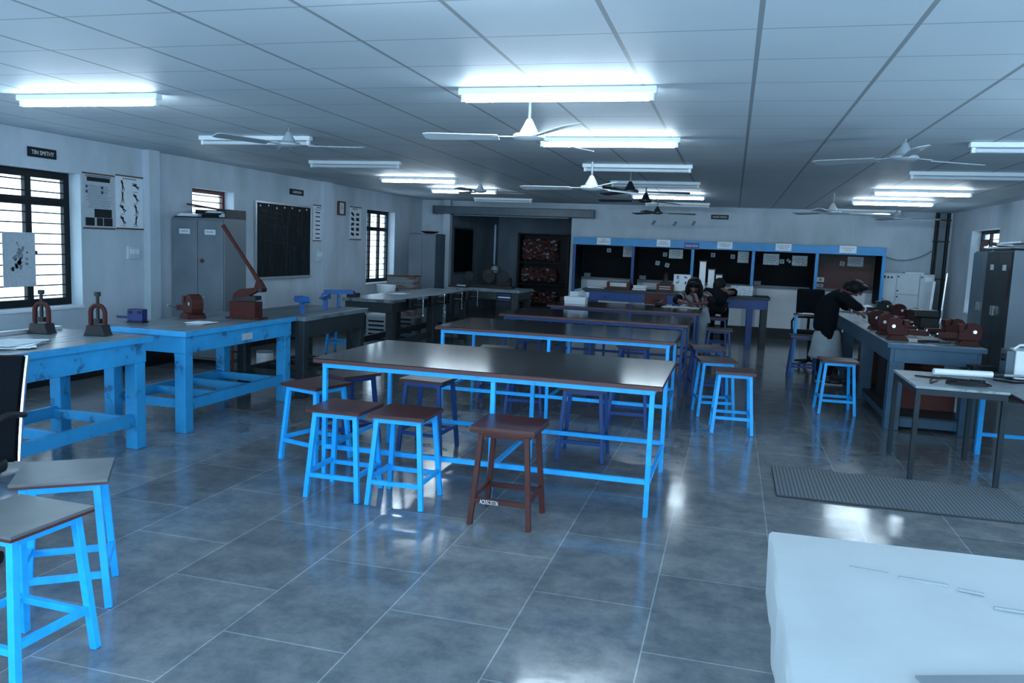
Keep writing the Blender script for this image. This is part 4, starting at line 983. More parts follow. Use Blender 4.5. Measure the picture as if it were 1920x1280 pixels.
VICES = [(VR, 1.61, 8.62, 3.1, 'red bench vice at the near corner of the vice bench, with bright eye'),
         (VR, 1.61, 9.15, 3.2, 'second red bench vice from the near corner along the aisle edge'),
         (VR, 1.62, 9.75, 3.3, 'third red bench vice along the aisle edge, by the person in black'),
         (VR, 2.20, 8.47, -.1, 'red bench vice at the near right corner of the vice bench, before the almirah'),
         (VR, 2.19, 9.0, .1, 'red bench vice beside the chrome post, just behind the corner vice'),
         (VR, 2.14, 10.6, .1, 'red bench vice standing behind the dark drilling machine'),
         (VR, 2.12, 11.5, .1, 'red bench vice with bright eye, second from the far end of the bench'),
         (VD, 2.10, 12.4, .1, 'dark bench vice at the far end of the vice bench')]
used = set()
for m, x, y, rz, lab in VICES:
    if id(m) in used: dup(m, (x, y, .841), rz, lab)
    else: used.add(id(m)); m.location = (x, y, .841); m.rotation_euler = (0, 0, rz); m['label'] = lab
o = dup(VR, (-4.73, 6.30, .836), -.5, 'red and black bench vice on the second blue bench beside the lever shear', 'bench vices')
t = thing('stand_machine', 'dark machine with a tall thin chrome post on the vice bench', 'machine', (2.08, 9.75, .841), .1)
MB().bb(-.17, .19, -.14, .14, 0, .05).build('base', M_iron, t, bev=.008); MB().bb(-.06, .13, -.08, .08, .051, .17).build('body', M_iron, t, bev=.01)
MB().bb(-.14, .12, -.11, .11, .171, .25).build('head', M_iron, t, bev=.012); b = MB(); b.cyl((.16, 0, .05), (.18, -.02, .66), .011); b.build('post', M_chrome, t, smooth=True); b = MB(); b.cyl((.155, 0, .10), (.165, 0, .16), .03); b.build('collar', M_bright, t)
MB().box((-.19, -.02, .11), (.13, .05, .02)).build('table_arm', M_bright, t)
put('steel_block', 'low dark steel block between the two rows of vices', 'metal block', (1.90, 9.45, .841), .1, [('block', MB().bb(-.16, .14, -.09, .09, 0, .05), M_iron), ('bar', MB().bb(-.19, -.05, -.04, .0, .051, .07), M_bright)])
for k, (x, y, l, rz, lab) in enumerate(((1.92, 8.5, .30, .1, 'thin dark rod at the near edge of the vice bench'), (1.86, 8.46, .22, .35, 'short dark rod crossing the thin rod on the vice bench'), (1.90, 10.3, .34, -.9, 'bright steel strip lying between the two rows of vices'))):
    put('metal_rod', lab, 'rod', (x, y, .841 + .007 + (.013 if k == 1 else 0)), rz, [('rod', MB().cyl((-l / 2, 0, 0), (l / 2, 0, 0), .006), M_iron if k < 2 else M_bright)])
t = thing('crumpled_cloth', 'crumpled pale sheet hanging over the far end of the vice bench', 'cloth', (1.9, 12.85, .89))
b = MB(); b.grid(lambda u, v: (-.3 + .45 * u, .12 - .9 * v * .5, .03 + .02 * math.sin(u * 9 + v * 5) + .015 * math.sin(v * 21)), 12, 12); b.build('sheet', M_paper, t, smooth=True)
# carton below the vice bench with tools on it
t = thing('tool_carton', 'big red carton under the near end of the vice bench, printed with black lettering', 'box', (1.93, 8.95, .14))
MB().bb(-.27, .29, -.18, .20, 0, .34).build('carton_body', M_card, t); MB().bb(-.275, .295, -.185, -.181, .27, .345).build('flap', M_cardgrey, t)
lettering('lettering', 'BOSCH', .075, (-.01, -.186, .31), '-y', M_sign, t, width=.20); lettering('lettering', 'Invented for life', .03, (-.02, -.186, .24), '-y', M_sign, t, width=.22)
MB().bb(1.545, 2.235, 8.30, 12.9, .121, .138).build('shelf_board', M_darkwood, VB)
bpy.data.objects['shelf_board.001'].location = (-1.89, -10.62, 0)
for k, (x, y, z, rz, m, lab) in enumerate(((1.80, 8.91, .486, .2, M_red, 'red power tool lying on the big red carton'), (2.06, 9.06, .486, -.2, M_card, 'red and black power tool beside the first on the carton'))):
    put('power_tool', lab, 'tool', (x, y, z), rz, [('body', MB().cyl((-.13, 0, .045), (.10, 0, .055), .042), m), ('handle', MB().bar((.06, .0, .035), (.10, .13, .02), .035), M_iron), ('nose', MB().cyl((-.135, 0, .045), (-.20, 0, .045), .02), M_iron)])
put('tool_case', 'dark flat case under the top of the vice bench', 'case', (1.92, 9.6, .139), 0, [('case_body', MB().bb(-.26, .28, -.2, .2, 0, .40), M_iron), ('lid', MB().bb(-.27, .29, -.21, .21, .401, .44), M_black)])
put('carton', 'red carton standing deeper under the vice bench', 'box', (1.72, 10.6, .139), 0, [('carton_body', MB().bb(-.13, .2, -.2, .2, 0, .36), M_card), ('lid', MB().bb(-.135, .205, -.205, .205, .361, .39), M_iron)])

# lever shear
t = thing('lever_shear', 'red hand lever shear with a long raised handle on the second blue bench', 'shear', (-4.36, 6.58, .836), .05)
b = MB(); b.bb(-.13, .13, -.07, .07, .0, .16); b.bb(-.16, .18, -.09, .09, 0, .014); b.build('base', M_red, t, bev=.004)
MB().prism([(-.12, .175), (-.10, .235), (-.04, .275), (.04, .285), (.14, .30), (.14, .26), (.06, .22), (.03, .175)], 'y', -.045, .02).build('blade_block', M_red, t, bev=.005)
b = MB(); b.bb(-.09, .13, -.052, -.046, .165, .20); b.bb(.02, .13, -.06, .05, .176, .215); b.build('blade', M_iron, t)
b = MB(); b.prism([(.10, .30), (.12, .36), (.15, .37), (.20, .29), (.17, .26), (.13, .26)], 'y', -.035, .025); b.build('hinge_arm', M_red, t, bev=.004)
MB().cyl((.17, -.05, .275), (.17, .04, .275), .022).build('pivot_bolt', M_iron, t)
b = MB(); b.tube([(.155, -.005, .33), (.02, -.005, .51), (-.12, -.005, .70), (-.235, -.005, .855)], [.022, .018, .018, .020]); b.build('handle', M_red, t, smooth=True)
# stakes
def stake(label, loc, rz, h, kind):
    t = thing('stake_anvil', label, 'anvil', loc, rz, 'sheet metal stakes')
    MB().bar((0, 0, 0), (0, 0, h), .045, .032).build('post', M_stake, t)
    b = MB()
    if kind == 0: b.prism([(-.10, h + .001), (.10, h + .001), (.13, h + .03), (.10, h + .065), (-.09, h + .065), (-.12, h + .02)], 'x', -.04, .04)
    elif kind == 1: b.bb(-.035, .035, -.16, .16, h + .001, h + .045)
    else: b.cyl((0, -.02, h + .03), (0, -.20, h + .02), .035, .008); b.bb(-.035, .035, -.02, .10, h + .001, h + .06)
    b.build('head', M_stake, t)
stake('broad blue stake anvil on the dark bench, nearest the shear', (-4.26, 7.42, .831), .9, .11, 0)
stake('pointed blue stake anvil on the dark bench', (-4.28, 7.95, .831), .2, .12, 2)
stake('tall blue stake anvil with flat bar head at the far end of the dark bench', (-4.33, 8.36, .831), -.9, .155, 1)
# woodworking vices on the carpentry bench
for k, (y, lab) in enumerate(((10.35, 'first screw vice on the carpentry bench, nearest the camera'), (11.2, 'second screw vice on the carpentry bench'), (12.0, 'third screw vice on the carpentry bench'), (12.8, 'fourth screw vice at the far end of the carpentry bench'))):
    t = thing('screw_vice', lab, 'vice', (-4.299, y, .66), 0, 'carpentry bench vices')
    MB().bb(.001, .012, -.10, .10, .02, .17).build('mounting_plate', M_iron, t)
    MB().bb(.05, .09, -.11, .11, .02, .175).build('jaw', M_iron, t); b = MB()
    b.cyl((.001, 0, .08), (.22, 0, .08), .016); b.cyl((.001, -.07, .06), (.05, -.07, .06), .01); b.cyl((.001, .07, .06), (.05, .07, .06), .01); b.build('screw', M_iron, t)
    b = MB(); b.cyl((.22, 0, .19), (.22, 0, -.06), .008); b.sph((.22, 0, .19), .015, 8); b.sph((.22, 0, -.06), .015, 8); b.build('handle', M_chrome, t)
put('plane_block', 'dark wooden block at the near corner of the carpentry bench', 'block', (-4.95, 9.98, .836), .1, [('block', MB().bb(-.06, .06, -.1, .1, 0, .055), M_iron), ('knob', MB().lathe([(.02, .056), (.025, .07), (.012, .085)]), M_iron)])
papers('loose_papers', 'pale papers on the near end of the carpentry bench', -4.72, 11.0, .836, 3, .2, .3)
for k, (x, y, w, h, m, lab) in enumerate(((-5.55, 12.2, .42, .42, M_papergrey, 'pale printed sack on the floor behind the carpentry bench legs'), (-5.28, 12.75, .34, .34, M_steelside, 'grey crate on the floor behind the carpentry bench'))):
    t = thing('sack' if k == 0 else 'crate', lab, 'sack' if k == 0 else 'crate', (x, y, 0)); MB().bb(-w / 2, w / 2, -.15, .15, .012, h).build('bag_body' if k == 0 else 'crate_body', m, t, bev=.04 if k == 0 else .01)
    b = MB()
    for q in range(4): b.bb(-w * .36, w * .3, -.152, -.15, .08 + q * .07, .11 + q * .07)
    b.build('print', M_ink, t); MB().bb(-w / 2 - .02, w / 2 + .02, -.17, .17, 0, .011).build('base', M_iron, t)
# machines on the machine bench
t = thing('wood_lathe', 'dark small lathe with pulleys on the bench before the alcove', 'machine', (-4.25, 14.05, .841))
MB().bb(-.45, .45, -.12, .12, 0, .05).build('bed', M_iron, t, bev=.006); MB().bb(.16, .40, -.09, .09, .051, .20).build('headstock', M_iron, t, bev=.01)
for x, r, z in ((-.35, .085, .20), (.02, .12, .22), (.30, .10, .22)): MB().cyl((x, -.125, z), (x, -.155, z), r, n=22).build('pulley', M_iron, t)
b = MB(); b.tube([(-.35, -.12, .2), (-.2, -.1, .27), (.02, -.1, .33), (.2, -.1, .31), (.30, -.12, .32)], .008); b.bar((-.35, -.11, .05), (-.35, -.11, .2), .02); b.bar((.02, -.11, .05), (.02, -.11, .22), .02); b.bar((-.55, -.12, .21), (-.30, -.12, .20), .012); b.build('linkage', M_iron, t)
MB().box((.36, -.135, .25), (.08, .01, .05)).build('guard', M_navyshade, t); MB().bb(-.02, .06, -.17, -.156, .27, .30).build('tag', M_card, t)
put('cutter_tray', 'dark tray with red handled cutters on the bench before the alcove', 'tray', (-4.75, 13.78, .841), .05, [('tray_body', MB().bb(-.17, .17, -.11, .11, 0, .025), M_iron), ('cutter', MB().bar((-.14, .02, .035), (.1, .04, .035), .03), M_red), ('cutter', MB().bar((-.02, -.05, .035), (.14, -.05, .035), .022), M_bright)])
put('wall_lamp', 'small white lamp hanging by the narrow alcove window', 'lamp', (AX0 + .11, 20.2, .98), 0, [('shade', MB().lathe([(.03, .12), (.09, .08), (.10, -.02), (.07, -.07), (.02, -.08)][::-1]), M_white), ('bracket', MB().bar((0, 0, .12), (-.105, 0, .14), .02), M_iron)])

# things on the fourth table
put('open_carton', 'white open-topped carton at the end of the fourth table', 'box', (-2.15, 11.45, .821), 0, [('carton_body', MB().bb(-.15, .15, -.11, .11, 0, .10), M_paper), ('flap', MB().bb(-.155, .155, -.12, -.111, .05, .105), M_white), ('flap', MB().box((.02, .125, .13), (.28, .01, .08), rot=(-.5, 0, 0)), M_paper)])
put('rag', 'pale rag poking out of the white open carton', 'cloth', (-2.07, 11.47, .922), .3, [('cloth', MB().lathe([(.02, .0), (.06, .02), (.04, .06), (.01, .10)]), M_papergrey)])
put('red_offcut', 'red offcut at the left end of the fourth table', 'offcut', (-2.40, 11.9, .821), .5, [('block', MB().bb(-.05, .05, -.12, .12, 0, .04), M_red), ('strip', MB().bar((-.04, .1, .05), (.05, -.1, .05), .02), M_wood)])
put('record_sheet', 'white paper under the hands of the woman in the striped shawl', 'paper', (-.70, 11.97, .821), .06, [('sheet', MB().bb(-.27, .27, -.09, .09, 0, .006), M_paper), ('sheet', MB().box((.06, -.02, .009), (.3, .2, .004), rot=(0, 0, .2)), M_paper)])
put('pencil_case', 'dark pencil case beside the writing paper on the fourth table', 'case', (-1.0, 11.92, .821), .2, [('case_body', MB().cyl((-.06, 0, .03), (.06, 0, .03), .03), M_iron), ('pen', MB().bar((0, .02, .05), (.06, .04, .10), .008), M_bright)])
put('worn_patch_board', 'pale box lying under the third table', 'box', (-1.75, 9.75, 0), .1, [('box_body', MB().bb(-.13, .13, -.1, .1, 0, .16), M_papergrey), ('lid', MB().bb(-.135, .135, -.105, .105, .161, .19), M_paper)])

# wire clutter and supply on the right tables
def pliers(label, x, y, rz, m):
    t = thing('pliers', label, 'pliers', (x, y, .711), rz)
    for s in (-1, 1): MB().tube([(0, 0, .008), (.03, s * .008, .008), (.07, s * .022, .008), (.13, s * .02, .008)], .006).build('handle', m, t)
    MB().prism([(0, -.012), (.012, 0), (0, .012), (-.06, .003), (-.06, -.003)], 'z', .001, .014).build('jaw', M_iron, t)
pliers('pliers with red handles on the plywood topped table', 1.50, 6.60, 1.2, M_card); pliers('black pliers near the edge of the plywood topped table', 1.75, 6.86, 2.9, M_iron); pliers('black pliers by the white tube on the plywood topped table', 1.50, 6.88, -.3, M_iron)
b = MB(); pts = []
for k in range(60): a = k * .45; pts.append((1.74 + .13 * math.cos(a) * (1 + .2 * math.sin(k)), 6.58 + .06 * math.sin(a) + .01 * math.sin(k * 1.7), .716 + .0006 * k))
b.tube(pts, .005, 6); tag(b.build('wire_tangle', M_iron), 'tangle of thin black wire on the plywood topped table', 'wire')
put('white_tube', 'thick white plastic tube with dark end lying across the two right tables', 'tube', (0, 0, 0), 0, [('pipe', MB().cyl((1.62, 7.10, .737), (2.06, 7.16, .737), .026, n=18), M_white), ('end_plug', MB().cyl((2.061, 7.16, .737), (2.14, 7.17, .737), .022, n=16), M_iron), ('tip', MB().cyl((2.141, 7.17, .737), (2.36, 7.2, .735), .012, n=12), M_bright)])
t = thing('power_supply', 'white power supply box with vents and carrying handle at the picture edge', 'power supply', (2.53, 7.62, .661), -.12)
MB().bb(-.20, .22, -.16, .16, .012, .25).build('case', M_white, t, bev=.012)
b = MB()
for k in range(12): b.bb(-.13, .0, -.1625, -.1605, .07 + k * .009, .074 + k * .009)
b.build('vent', M_inkgrey, t); b = MB(); b.tube([(-.19, 0, .25), (-.15, 0, .285), (0, 0, .30), (.17, 0, .285), (.21, 0, .25)], .010); b.build('handle', M_white, t, smooth=True)
MB().bb(-.26, -.201, -.14, .14, .03, .24).build('front_panel', M_steelmid, t); MB().cyl((-.262, -.05, .18), (-.285, -.05, .18), .03).build('knob', M_iron, t)
b = MB()
for x in (-.17, .19):
    for y in (-.13, .13): b.cyl((x, y, 0), (x, y, .012), .012)
b.build('foot', M_iron, t)
for k, (pts, lab) in enumerate(((((2.30, 7.5, .67), (2.2, 7.45, .70), (2.12, 7.6, .668), (2.16, 7.75, .668), (2.3, 7.7, .668)), 'thin black cable looping in front of the power supply'), (((2.14, 7.4, .668), (2.26, 7.3, .668), (2.40, 7.35, .668), (2.5, 7.2, .668)), 'black cable lying by the end of the white tube'))):
    tag(MB().tube(pts, .007).build('power_cable', M_black, smooth=True), lab, 'cable')
put('adapter', 'black adapter block beside the white power supply', 'adapter', (2.16, 7.82, .661), .2, [('case', MB().bb(-.10, .10, -.06, .06, 0, .07), M_black), ('plug', MB().bb(-.13, -.101, -.03, .03, .02, .05), M_iron)])
put('test_leads', 'tangle of red and black test leads at the picture edge', 'leads', (2.44, 7.05, .661), 0, [('lead', MB().tube([(.10 * math.cos(k), .06 * math.sin(k * 1.3), .012 + .0015 * k) for k in range(24)], .006, 6), M_card), ('lead', MB().tube([(.08 * math.cos(k * .9 + 1), .07 * math.sin(k * 1.1), .02 + .0015 * k) for k in range(24)], .006, 6), M_iron)])

# oddments below the window benches
put('paint_can', 'white paint can on the floor beside the labelled almirah', 'can', (-5.45, 8.62, 0), 0, [('can_body', MB().cyl((0, 0, 0), (0, 0, .2), .1, n=22), M_white), ('lid', MB().cyl((0, 0, .201), (0, 0, .215), .103, n=22), M_steelside)])
put('red_stand', 'thin red metal stand under the second blue bench', 'stand', (-5.55, 8.1, 0), 0, [('upright', MB().bar((0, 0, .02), (0, 0, .5), .025), M_redframe), ('bracket', MB().bar((-.14, 0, .26), (.14, 0, .26), .02), M_iron), ('foot', MB().bb(-.12, .12, -.12, .12, 0, .02), M_iron)])
put('metal_plate', 'dark steel plates lying on the floor by the paint can', 'plate', (-5.1, 9.1, 0), .2, [('plate', MB().bb(-.22, .22, -.16, .16, 0, .02), M_iron), ('plate', MB().box((.02, .02, .035), (.36, .28, .02), rot=(.03, 0, .3)), M_steeldark)])

# office chair and little table behind the person in black
t = thing('task_chair', 'black padded task chair with silver arm behind the person in black', 'chair', (1.18, 12.62, 0), .1)
b = MB(); b.box((0, .20, .93), (.40, .07, .44), rot=(-.12, 0, 0)); b.build('backrest', M_fabric, t, bev=.03); b = MB(); b.box((0, -.02, .50), (.46, .44, .08)); b.build('seat', M_fabric, t, bev=.03)
MB().tube([(0, .23, .72), (0, .24, .55), (0, .1, .44)], .02).build('spine', M_black, t)
for s in (-1, 1): MB().tube([(s * .25, .10, .46), (s * .26, .12, .66), (s * .26, -.05, .72), (s * .26, -.18, .70)], .016).build('armrest', M_chrome if s > 0 else M_black, t, smooth=True)
MB().cyl((0, 0, .10), (0, 0, .46), .03).build('gas_lift', M_iron, t)
for k in range(5):
    a = k * 2 * PI / 5 + .3; MB().bar((0, 0, .10), (.28 * math.cos(a), .28 * math.sin(a), .07), .04, .03).build('base_arm', M_iron, t); MB().cyl((.28 * math.cos(a) - .012, .28 * math.sin(a), .03), (.28 * math.cos(a) + .012, .28 * math.sin(a), .03), .03).build('caster', M_black, t)
t = thing('side_table', 'small blue legged table with papers beside the task chair', 'table', (1.05, 12.0, 0))
MB().bb(-.17, .19, -.14, .14, .80, .82).build('tabletop', M_seat, t)
for x in (-.14, .16):
    for y in (-.11, .11): MB().bb(x - .014, x + .014, y - .014, y + .014, 0, .799).build('leg', M_blue, t)
papers('loose_papers', 'papers on the small blue legged table', 1.03, 12.0, .821, 3, .14, .2)
# ================================================================== PEOPLE
def skin_mesh(name, chains, m, parent, level=2):
    """chains: lists of (x,y,z,r); a first point equal to an earlier point joins there; the very first point is the root"""
    verts, rad, edges, idx = [], [], [], {}
    for ch in chains:
        prev = None
        for (x, y, z, *r) in ch:
            k = (round(x, 4), round(y, 4), round(z, 4))
            if k not in idx:
                idx[k] = len(verts); verts.append((x, y, z)); rad.append(r[0] if r else .03)
            i = idx[k]
            if prev is not None and prev != i: edges.append((prev, i))
            prev = i
    me = bpy.data.meshes.new(name); me.from_pydata(verts, edges, [])
    o = bpy.data.objects.new(name, me); COL.objects.link(o)
    md = o.modifiers.new('Skin', 'SKIN'); md.use_smooth_shade = True; md.branch_smoothing = .6
    for i, v in enumerate(me.skin_vertices[0].data):
        v.radius = (rad[i], rad[i]); v.use_root = (i == 0)
    sd = o.modifiers.new('Sub', 'SUBSURF'); sd.levels = sd.render_levels = level
    dg = bpy.context.evaluated_depsgraph_get()
    nm = bpy.data.meshes.new_from_object(o.evaluated_get(dg)); nm.name = name
    bpy.data.objects.remove(o); bpy.data.meshes.remove(me)
    nm.materials.clear(); nm.materials.append(m)
    nm.polygons.foreach_set('use_smooth', [True] * len(nm.polygons))
    return link(name, nm, parent)
def V(*a): return Vector(a)
def P3(v, r): return (v.x, v.y, v.z, r)
def hand(wrist, fwd, side, curl):
    """chains for a palm, four fingers of unequal length and a thumb leaving the side of the palm"""
    fwd = fwd.normalized(); side = (side - fwd * side.dot(fwd)).normalized(); dn = curl.normalized()
    palm = wrist + fwd * .055
    ch = [[P3(wrist, .024), P3(palm, .026)]]
    for k, (o, l) in enumerate(((-.027, .062), (-.009, .075), (.009, .080), (.027, .070))):
        a = palm + side * o + fwd * .03; b = a + fwd * l * .5 + dn * .012; c = b + fwd * l * .35 + dn * .028
        ch.append([P3(palm, .026), P3(a, .0105), P3(b, .0095), P3(c, .008)])
    a = wrist + fwd * .03 + side * .032; b = a + fwd * .03 + side * .018 + dn * .012; c = b + fwd * .028 + dn * .012
    ch.append([P3(palm, .026), P3(a, .013), P3(b, .011), P3(c, .009)])
    return ch
def body_chains(J):
    out = [[P3(J['pelvis'], .10), P3(J['waist'], .09), P3(J['chest'], .10), P3(J['neck'], .05)]]
    f = J['face'].normalized(); up = (J['crown'] - J['neck']).normalized()
    h = J['head']
    out.append([P3(J['neck'], .05), P3(h - up * .055 + f * .012, .068), P3(h, .085), P3(h + up * .06 - f * .01, .078), P3(J['crown'], .045)])
    out.append([P3(h, .085), P3(h + f * .088 - up * .005, .018), P3(h + f * .108 - up * .03, .014)])        # nose
    sd = f.cross(up).normalized()
    for s in (-1, 1):
        out.append([P3(h, .085), P3(h + sd * s * .09 - f * .01, .016)])                                       # ears
        k = 'L' if s < 0 else 'R'
        sh, el, wr = J['sh' + k], J['el' + k], J['wr' + k]
        out.append([P3(J['chest'], .10), P3(sh, .055), P3(sh.lerp(el, .5), .046), P3(el, .042), P3(el.lerp(wr, .45), .038), P3(wr, .024)])
        fw = J.get('hd' + k, wr - el); out += hand(wr, fw, J.get('sd' + k, V(0, 0, 1).cross(fw) * s), J.get('cu' + k, V(0, 0, -1)))
        hp, kn, an, to = J['hp' + k], J['kn' + k], J['an' + k], J['to' + k]
        out.append([P3(J['pelvis'], .10), P3(hp, .085), P3(hp.lerp(kn, .5), .07), P3(kn, .055), P3(kn.lerp(an, .35), .052), P3(an, .034), P3(an.lerp(to, .35) - V(0, 0, .015), .02)])
    return out
def face_bits(t, J, eyes=True):
    f = J['face'].normalized(); up = (J['crown'] - J['neck']).normalized(); sd = f.cross(up).normalized(); h = J['head']
    if eyes:
        b = MB()
        for s in (-1, 1): b.sph(h + f * .078 + sd * s * .030 + up * .012, (.010, .006, .006), 8)
        b.build('eyes', M_ink, t, smooth=True)
        b = MB(); b.sph(h + f * .080 - up * .058, (.02, .016, .008), 8); b.build('mouth', M_edge, t, smooth=True)
def shift(ch, k, add=0.0): return [[(x, y, z, (r[0] if r else .03) * k + add) for (x, y, z, *r) in c] for c in ch]

# ---- person in black at the vice bench
t = thing('person', 'person in black jacket and pale tunic bending over the vice bench', 'person', (0, 0, 0))
J = dict(pelvis=V(1.20, 11.08, .86), waist=V(1.22, 11.08, 1.00), chest=V(1.31, 11.07, 1.14), neck=V(1.43, 11.05, 1.22), head=V(1.525, 11.03, 1.235), crown=V(1.585, 11.02, 1.315), face=V(.75, -.30, -.55),
         shL=V(1.36, 11.24, 1.15), elL=V(1.44, 11.30, 1.00), wrL=V(1.57, 11.20, .95), shR=V(1.36, 10.89, 1.15), elR=V(1.52, 10.84, 1.03), wrR=V(1.66, 10.93, .985), hdR=V(.05, .08, -.10), cuR=V(.6, .3, 0), sdR=V(.2, -.9, 0), cuL=V(0, 0, -1),
         hpL=V(1.19, 11.17, .82), knL=V(1.22, 11.19, .45), anL=V(1.20, 11.19, .075), toL=V(1.36, 11.17, .045), hpR=V(1.20, 10.99, .82), knR=V(1.27, 10.98, .45), anR=V(1.27, 10.97, .075), toR=V(1.43, 10.94, .045))
skin_mesh('body', body_chains(J), M_skin, t); face_bits(t, J)
jk = [[P3(J['pelvis'] + V(0.0, 0, -.22), .155), P3(J['pelvis'] + V(0, 0, -.08), .165), P3(J['waist'], .16), P3(J['waist'].lerp(J['chest'], .5), .165), P3(J['chest'], .165), P3(J['neck'] - V(.02, 0, .01), .08)]]
for k in 'LR':
    jk.append([P3(J['chest'], .165), P3(J['sh' + k], .085), P3(J['sh' + k].lerp(J['el' + k], .5), .07), P3(J['el' + k], .062), P3(J['el' + k].lerp(J['wr' + k], .6), .052)])
skin_mesh('jacket', jk, M_cloth_dark, t)
c = [];
for k in 'LR': c.append([P3(J['el' + k].lerp(J['wr' + k], .6), .046), P3(J['el' + k].lerp(J['wr' + k], .92), .04)])
for k, q in zip('LR', c): skin_mesh('cuff', [q], M_white, t, 1)
b = MB(); b.lathe([(.20, 0), (.215, .02), (.19, .14), (.17, .30), (.14, .36)], (1.235, 11.08, .33), 22); o = b.build('tunic', M_cloth_pale, t, smooth=True)
for k in 'LR':
    skin_mesh('trouser_leg', [[P3(J['hp' + k], .10), P3(J['hp' + k].lerp(J['kn' + k], .5), .09), P3(J['kn' + k], .072), P3(J['kn' + k].lerp(J['an' + k], .5), .066), P3(J['an' + k] + V(0, 0, .03), .055)]], M_cloth_dark, t)
    a, e = J['an' + k], J['to' + k]; b = MB(); b.sph((a.x + .01, a.y, .055), (.065, .042, .05), 12); b.sph((a.x + .10, a.y - .01, .042), (.09, .045, .036), 12); s = b.build('shoe', M_shoe, t, smooth=True)
    MB().bb(a.x - .05, a.x + .19, a.y - .05, a.y + .035, .001, .016).build('sole', M_sole, s, bev=.006)
f = J['face'].normalized(); up = (J['crown'] - J['neck']).normalized(); sd = f.cross(up).normalized(); h = J['head']
hr = MB(); hr.sph(h - f * .028 + up * .03, (.105, .10, .098), 16); hr.sph(h - f * .07 - up * .03, (.075, .085, .075), 14); hr.sph(h + up * .075 + f * .02, (.07, .085, .045), 12); hr.build('hair', M_hair, t, smooth=True)

# ---- woman writing at the fourth table
t = thing('person', 'woman with long dark hair and red striped shawl writing at the fourth table', 'person', (0, 0, 0))
J = dict(pelvis=V(-.50, 12.60, .72), waist=V(-.50, 12.55, .83), chest=V(-.51, 12.44, .96), neck=V(-.525, 12.34, 1.07), head=V(-.535, 12.25, 1.125), crown=V(-.535, 12.225, 1.215), face=V(-.08, -.78, -.60),
         shL=V(-.34, 12.43, .99), elL=V(-.25, 12.24, .90), wrL=V(-.43, 12.03, .89), shR=V(-.69, 12.43, .99), elR=V(-.80, 12.26, .90), wrR=V(-.66, 12.03, .89), hdL=V(-.9, -.35, -.1), hdR=V(.8, -.45, -.1),
         hpL=V(-.41, 12.58, .685), knL=V(-.38, 12.26, .64), anL=V(-.38, 12.26, .07), toL=V(-.38, 12.10, .04), hpR=V(-.59, 12.58, .685), knR=V(-.62, 12.26, .64), anR=V(-.62, 12.26, .07), toR=V(-.62, 12.10, .04))
skin_mesh('body', body_chains(J), M_skin, t); face_bits(t, J)
ms, nt, bs = newmat('striped_shawl'); N, L = nt.nodes, nt.links
tc = N.new('ShaderNodeTexCoord'); wv = N.new('ShaderNodeTexWave'); wv.bands_direction = 'DIAGONAL'; wv.inputs['Scale'].default_value = 6.5; wv.inputs['Distortion'].default_value = 1.5
cr = N.new('ShaderNodeValToRGB'); cr.color_ramp.elements[0].color = (.12, .03, .03, 1); cr.color_ramp.elements[1].color = (.24, .28, .30, 1); cr.color_ramp.elements[0].position = .45; cr.color_ramp.elements[1].position = .55
L.new(tc.outputs['Object'], wv.inputs['Vector']); L.new(wv.outputs['Fac'], cr.inputs['Fac']); L.new(cr.outputs['Color'], bs.inputs['Base Color']); bs.inputs['Roughness'].default_value = .9
jk = [[P3(J['pelvis'], .17), P3(J['waist'], .15), P3(J['waist'].lerp(J['chest'], .5), .155), P3(J['chest'], .16), P3(J['neck'] - V(0, 0, .02), .075)]]
for k in 'LR': jk.append([P3(J['chest'], .16), P3(J['sh' + k], .085), P3(J['sh' + k].lerp(J['el' + k], .55), .075)])
skin_mesh('shawl', jk, ms, t)
for k in 'LR': skin_mesh('sleeve', [[P3(J['sh' + k].lerp(J['el' + k], .35), .062), P3(J['el' + k], .058), P3(J['el' + k].lerp(J['wr' + k], .55), .048)]], M_cloth_dark, t)
b = MB(); b.lathe([(.21, 0), (.205, .02), (.19, .10), (.16, .22)], (-.48, 12.60, .572), 20); b.build('kurta', M_cloth_pale, t, smooth=True)
for k in 'LR': skin_mesh('trouser_leg', [[P3(J['hp' + k], .10), P3(J['kn' + k], .075), P3(J['kn' + k].lerp(J['an' + k], .6), .06), P3(J['an' + k] + V(0, 0, .04), .05)]], M_cloth_pale, t)
for k in 'LR':
    a = J['an' + k]; b = MB(); b.sph((a.x, a.y - .07, .04), (.042, .12, .038), 12); b.build('shoe', M_shoe, t, smooth=True)
f = J['face'].normalized(); up = (J['crown'] - J['neck']).normalized(); sd = f.cross(up).normalized(); h = J['head']
hr = MB(); hr.sph(h - f * .03 + up * .025, (.108, .105, .10), 16); hr.sph(h - f * .085 - up * .07, (.10, .08, .12), 14); hr.sph(h + V(.095, .02, -.07), (.045, .07, .12), 12); hr.sph(h + V(-.09, .02, -.05), (.04, .07, .09), 12); hr.sph(h + up * .07 + f * .03, (.08, .07, .045), 12); hr.build('hair', M_hair, t, smooth=True)
dup(ST_SHADE, (-.5, 12.62, 0), 0, 'shade-painted stool under the woman in the striped shawl')

